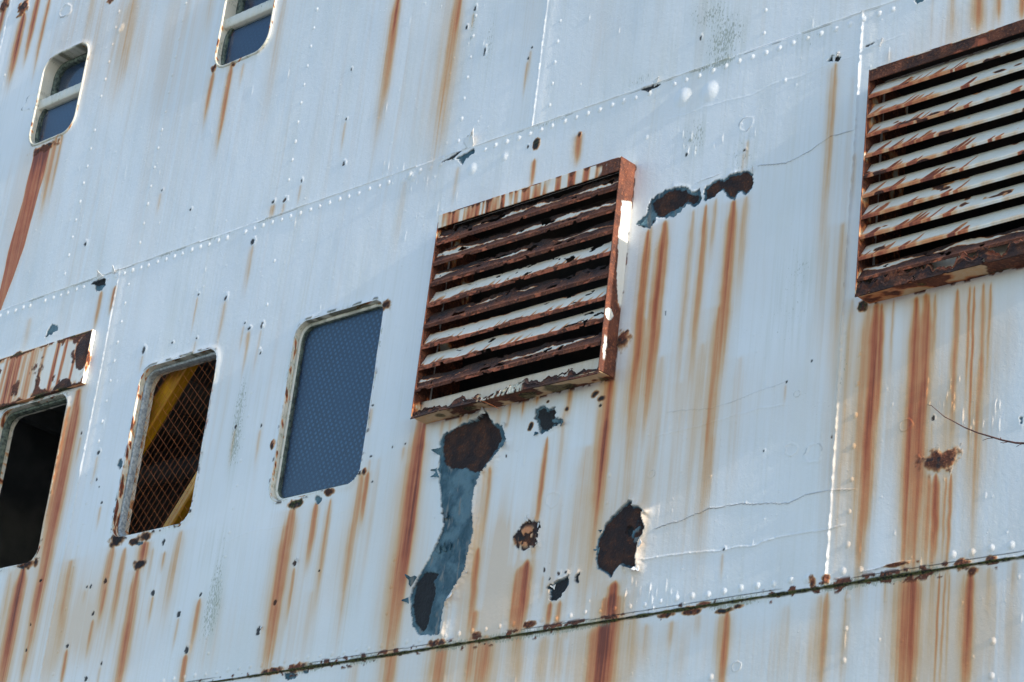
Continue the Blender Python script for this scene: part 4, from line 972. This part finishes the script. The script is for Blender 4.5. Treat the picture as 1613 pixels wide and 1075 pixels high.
    sheet(P, "baffle", root, lambda P: (np.concatenate([np.full(P.shape[:2] + (1,), .8), np.full(P.shape[:2] + (1,), .1), np.full(P.shape[:2] + (1,), .15), np.zeros(P.shape[:2] + (1,))], -1), np.zeros(P.shape[:2] + (4,))))
    # duct behind
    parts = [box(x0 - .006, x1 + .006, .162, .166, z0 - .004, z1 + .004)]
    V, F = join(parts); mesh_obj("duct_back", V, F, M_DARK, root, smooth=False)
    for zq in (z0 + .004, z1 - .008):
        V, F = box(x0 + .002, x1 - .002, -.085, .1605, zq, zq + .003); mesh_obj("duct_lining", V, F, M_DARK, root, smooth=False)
    # blades
    top = z1 - hb; pitch = (top - z0) / (nb + 1) if key == 'C' else .0872
    for k in range(nb):
        zb = top - pitch * (k + 1) + .012
        tear = 0.0
        if key == 'C':
            sd = 900 + k * 17; BIAS[sd] = [(.45, .62), (.40, .70), (.42, .60), (.08, 1.05), (.60, .60), (.06, 1.1), (.05, 1.1), (.40, .62)][k]; tear = [.9, .8, .9, .2, .8, .1, .1, .7][k]; md = 'rusty'
        else:
            sd = 1300 + k * 17; md = 'white' if k < nb - 1 else 'rusty'; BIAS[sd] = (.5, .8); tear = 0 if k < nb - 1 else .5
        blade(x0 + .005, x1 - .005, zb, VD - .002, .076 if key == 'C' else .070, .042 if key == 'C' else .045, .016 if key == 'C' else .011, md, sd, root, tear)
    return root
vc = make_vent('C', "heavily rusted louvred vent in the middle of the side", 'rusty', 8, 1000)
vr = make_vent('R', "white bladed louvred vent at the right edge", 'white', 10, 1200)
# a loose wire hanging off the central vent
a = W(742, 626, .11); b_ = W(765, 634, .115); c_ = W(788, 645, .12)
V, F = tube([(a[0], -.105, a[1]), (b_[0], -.118, b_[1]), (c_[0], -.13, c_[1])], [.0016, .0013, .0009], 5)
mesh_obj("loose_wire", [tuple(v) for v in V], F, M_WIRE, vc)

# box cover over the first window --------------------------------------
hx0, hx1, hz0, hz1, hd = -4.35, -3.158, .414, .722, .034
hood = empty("window_hood", ((hx0 + hx1) / 2, -hd, hz0), ship); hood['label'] = "rust streaked box cover above the dark window"
P = quad_grid((hx0, -hd, hz0), (hx1, -hd, hz0), (hx1, -hd, hz1), (hx0, -hd, hz1), 90, 330)
P[..., 1] -= .004 * (fbm(P[..., 0] * 5, P[..., 2] * 5, 1500, 3) - .5)
def fh(P):
    st = np.zeros(P.shape[:2] + (4,)); lo = np.zeros(P.shape[:2] + (4,)); X, Z = P[..., 0], P[..., 2]
    v = (hz1 - Z) / (hz1 - hz0)
    st[..., 0] = .28 + .35 * ss(.4, .9, vn(X * 20, Z * 1.5, 1501))
    for (px, s, w_) in ((22, .95, .035), (30, .9, .030), (52, .55, .05), (88, 1.0, .018), (100, .9, .014), (68, .5, .02), (118, .9, .012), (12, .6, .02), (40, .45, .03)):
        xx = W(px, 560, hd)[0]; st[..., 1] = np.maximum(st[..., 1], s * np.exp(-np.abs((X - xx - .02 * (.5 - v)) / w_) ** 2.2) * (.6 + .6 * vn(X * 140, Z * 3, 1502)))
    n = fbm(X * 14, Z * 14, 1503, 4)
    c1 = W(128, 552, hd); c2 = W(103, 592, hd)
    d1 = np.hypot((X - c1[0] - .02) / .075, (Z - c1[1]) / .105) + (n - .5) * .7; d2 = np.hypot((X - c2[0] + .01) / .085, (Z - hz0 + .005) / .060) + (n - .5) * .5
    lo[..., 1] = np.maximum(ss(1.03, .97, d1), ss(1.03, .97, d2)) * .8; lo[..., 3] = np.maximum(ss(1.03, .97, d1), ss(1.03, .97, d2))
    e = np.minimum(np.minimum(Z - hz0, hz1 - Z), hx1 - X)
    lo[..., 3] = np.maximum(lo[..., 3], ss(.58, .66, n + .28 * ss(.028, .002, e) - .06)); st[..., 1] = np.maximum(st[..., 1], .8 * ss(.05, .0, e) * ss(.35, .6, n))
    st[..., 3] = ss(.6, .68, n + .1) * ss(.02, .0, np.minimum(Z - hz0, hz1 - Z)); return st, lo
sheet(P, "front_panel", hood, fh)
def fs(P):
    st = np.zeros(P.shape[:2] + (4,)); lo = np.zeros(P.shape[:2] + (4,)); n = fbm(P[..., 1] * 40 + 3, P[..., 2] * 18, 1510, 4)
    st[..., 1] = ss(.46, .7, n) * .9; lo[..., 3] = ss(.60, .66, n); st[..., 0] = .2; return st, lo
P = quad_grid((hx1, -hd, hz0), (hx1, -hd, hz1), (hx1, .002, hz1), (hx1, .002, hz0), 12, 90); sheet(P, "side_plate", hood, fs)
def fu(P):
    st = np.zeros(P.shape[:2] + (4,)); lo = np.zeros(P.shape[:2] + (4,)); n = fbm(P[..., 0] * 10, P[..., 1] * 30, 1520, 4)
    st[..., 0] = 1; st[..., 1] = .5; lo[..., 3] = ss(.42, .5, n); lo[..., 1] = .8 * ss(.5, .6, n); st[..., 3] = ss(.55, .6, vn(P[..., 0] * 9, P[..., 1] * 20, 1521)); return st, lo
P = quad_grid((hx0, -hd, hz0), (hx1, -hd, hz0), (hx1, .002, hz0), (hx0, .002, hz0), 12, 200); sheet(P, "bottom_plate", hood, fu, th=-.004)
P = quad_grid((hx0, -hd, hz1), (hx1, -hd, hz1), (hx1, .002, hz1), (hx0, .002, hz1), 8, 100); sheet(P, "top_plate", hood, fs)

# torn flakes of old paint standing off the plating ---------------------
def flake(px, py, size, ang, curl, seed, mat_loss, white=0):
    x, z = W(px, py); kx, kz = scale_at(x, z); n = 10; r = np.random.default_rng(seed)
    L = size / kz; hb = float(sample(x, z, HG))
    s = np.linspace(0, 1, n); t = np.linspace(-.5, .5, n); S, T = np.meshgrid(s, t, indexing='ij')
    wd = L * (1.05 - .98 * S) * (.6 + .8 * vn(S * 6, T * 0 + seed, seed)); a = math.radians(ang)
    u = S * L; v = T * wd + .12 * L * (vn(S * 7, T * 5, seed + 1) - .5); u = u * (1 - .28 * vn(T * 9, S * 0, seed + 2))
    h = curl * L * S ** 1.6
    X = x + u * math.cos(a) - v * math.sin(a); Z = z + u * math.sin(a) + v * math.cos(a); Y = -hb - .001 - h
    P = np.stack([X, Y, Z], -1)
    def f(P):
        st = np.zeros(P.shape[:2] + (4,)); lo = np.zeros(P.shape[:2] + (4,)); st[..., 0] = .15
        if mat_loss == 'teal': lo[..., 0] = 1
        elif mat_loss == 'plate': lo[..., 3] = 1
        return st, lo
    sheet(P, "paint_flake", ship, f, th=.0012, mat=M_PAINT)
for a in ((697, 712, 16, 170, .5, 1, 'teal'), (696, 740, 16, 185, .5, 2, 'teal'), (693, 748, 12, 215, .5, 3, 'teal'), (703, 812, 13, 320, .4, 4, 'teal'), (655, 918, 18, 140, .5, 5, 'teal'), (650, 945, 15, 190, .6, 6, 'teal'), (797, 700, 14, 300, .4, 7, 'teal'),
          (690, 870, 16, 50, .35, 8, 'teal'), (700, 868, 14, 60, .35, 9, 'teal'), (708, 862, 12, 30, .4, 10, 'teal'), (765, 655, 12, 80, .3, 11, 'x'), (795, 672, 9, 20, .5, 12, 'x'),
          (888, 668, 10, 350, .5, 13, 'teal'), (848, 682, 8, 250, .4, 14, 'teal'), (1013, 808, 10, 20, .5, 15, 'x'), (1010, 895, 14, 200, .3, 16, 'x'), (944, 868, 9, 170, .5, 17, 'teal'), (951, 840, 9, 150, .5, 18, 'teal'),
          (735, 232, 30, 40, .35, 19, 'x'), (180, 432, 12, 60, .6, 20, 'x'), (160, 440, 13, 100, .5, 21, 'x'), (1186, 272, 8, 40, .5, 22, 'x'), (1312, 92, 16, 10, .35, 23, 'x'), (1385, 70, 12, 20, .3, 24, 'x'), (1022, 350, 16, 200, .3, 25, 'teal'),
          (1030, 133, 16, 20, .3, 26, 'x'), (1104, 318, 8, 80, .5, 27, 'teal'), (744, 852, 12, 10, .6, 28, 'x'), (745, 795, 9, 10, .6, 29, 'x'), (735, 900, 14, 330, .6, 30, 'x'), (715, 940, 14, 320, .6, 31, 'x'), (832, 822, 9, 60, .5, 32, 'x'), (848, 828, 8, 0, .5, 33, 'x'),
          (470, 886, 6, 60, .6, 34, 'x'), (414, 988, 7, 300, .5, 35, 'x'), (874, 925, 8, 170, .5, 36, 'x'), (1010, 858, 12, 350, .5, 37, 'x')): flake(*a)

# cabin behind the open windows ------------------------------------------
cabin = empty("cabin_room", (-3.0, .5, -.9), ship)
def shell_box(x0, x1, y0, y1, z0, z1, t=.03):
    return join([box(x0, x1, y1, y1 + t, z0, z1), box(x0 - t, x0, y0, y1, z0, z1), box(x1, x1 + t, y0, y1, z0, z1), box(x0, x1, y0, y1, z1, z1 + t), box(x0, x1, y0, y1, z0 - t, z0),
                 ])
V, F = shell_box(-5.0, -1.75, .13, 1.7, -.95, .92); mesh_obj("lining", V, F, M_INNER, cabin, smooth=False)
for k in range(5):
    V, F = box(-4.9 + k * .72, -4.84 + k * .72, .14, 1.68, .80, .915); mesh_obj("ceiling_beam", V, F, M_INNER, cabin, smooth=False)
V, F = tube([(-4.9, .9, -.42), (-3.0, .9, -.42)], [.05, .05], 12); mesh_obj("pipe", [tuple(v) for v in V], F, M_INNER, cabin)
V, F = tube([(-4.9, 1.3, .55), (-2.4, 1.3, .50)], [.07, .07], 12); mesh_obj("pipe", [tuple(v) for v in V], F, M_INNER, cabin)
# yellow stair stringers
def stringer(pa, pb, y, wpx, depth, ext0, ext1):
    a = np.array(W(*pa, -y)); b_ = np.array(W(*pb, -y)); d = b_ - a; L = np.linalg.norm(d); d /= L; nrm = np.array([-d[1], d[0]])
    a = a - d * ext0; b_ = b_ + d * ext1; hw = wpx; V = []
    sec = [(-hw, 0), (-hw + .006, -.006), (hw - .006, -.006), (hw, 0), (hw, depth), (-hw, depth)]
    for c in (a, b_):
        for (q, dy) in sec: p_ = c + nrm * q; V.append((p_[0], y + dy, p_[1]))
    n = len(sec); F = [(k, (k + 1) % n, n + (k + 1) % n, n + k) for k in range(n)] + [tuple(range(n))[::-1], tuple(range(n, 2 * n))]
    return V, F
V, F = stringer((285, 578), (222, 680), .12, .056, .05, .25, .35); tag(mesh_obj("stair_rail", V, F, M_YEL, cabin, smooth=False), "yellow rail at the upper left of the guard")
V, F = stringer((314, 748), (264, 829), .12, .030, .12, .35, .2); tag(mesh_obj("stair_rail", V, F, M_YEL, cabin, smooth=False), "yellow rail at the lower right of the guard")

# bare twig in front of the side ------------------------------------------
def twp(px, py, d): x, z = W(px, py, d); return (x, -d, z)
pts = [(1461, 638, .22), (1467, 639, .22), (1475, 646, .22), (1488, 657, .22), (1500, 663, .22), (1520, 674, .23), (1540, 682, .24), (1560, 688, .25), (1580, 694, .26), (1600, 698, .27), (1622, 699, .28), (1660, 706, .32)]
P = [twp(*p) for p in pts]
base = Vector(P[-1]); P += [tuple(base + Vector(v)) for v in ((.5, -.15, -.5), (.8, -.3, -1.6), (.85, -.6, -3.2), (.8, -.9, GROUND - base.z))]
R_ = [.0010, .0012, .0014, .0017, .0019, .0022, .0025, .0028, .0031, .0034, .0037, .005, .009, .014, .02, .028]
twig = mesh_obj("twig", [tuple(v) for v in tube(P, R_, 6)[0]], tube(P, R_, 6)[1], M_TWIG, None, origin=P[-1])
tag(twig, "thin bare reddish twig reaching in from the right edge in front of the rusty plating", "twig")
for a, b_, c_ in (((1566, 690, .25), (1556, 691, .25), (1548, 694, .25)), ((1590, 696, .265), (1580, 698, .265), (1576, 697, .265)), ((1612, 699, .275), (1606, 701, .275), (1601, 704, .275)), ((1577, 693, .26), (1576, 690, .262), (1577, 689, .262))):
    V, F = tube([twp(*a), twp(*b_), twp(*c_)], [.0016, .0012, .0008], 5); mesh_obj("side_shoot", [tuple(v) for v in V], F, M_TWIG, twig)

# ground and water ----------------------------------------------------------
V, F = box(-400, 400, -900, -2.2, GROUND - 1.2, GROUND); tag(mesh_obj("quay", V, F, M_QUAY, smooth=False), kind="structure", label="concrete quay beside the ship", cat=None)
V, F = box(-900, 900, -900, 900, -6.9, -6.62); tag(mesh_obj("water", V, F, M_WATER, smooth=False), kind="structure")
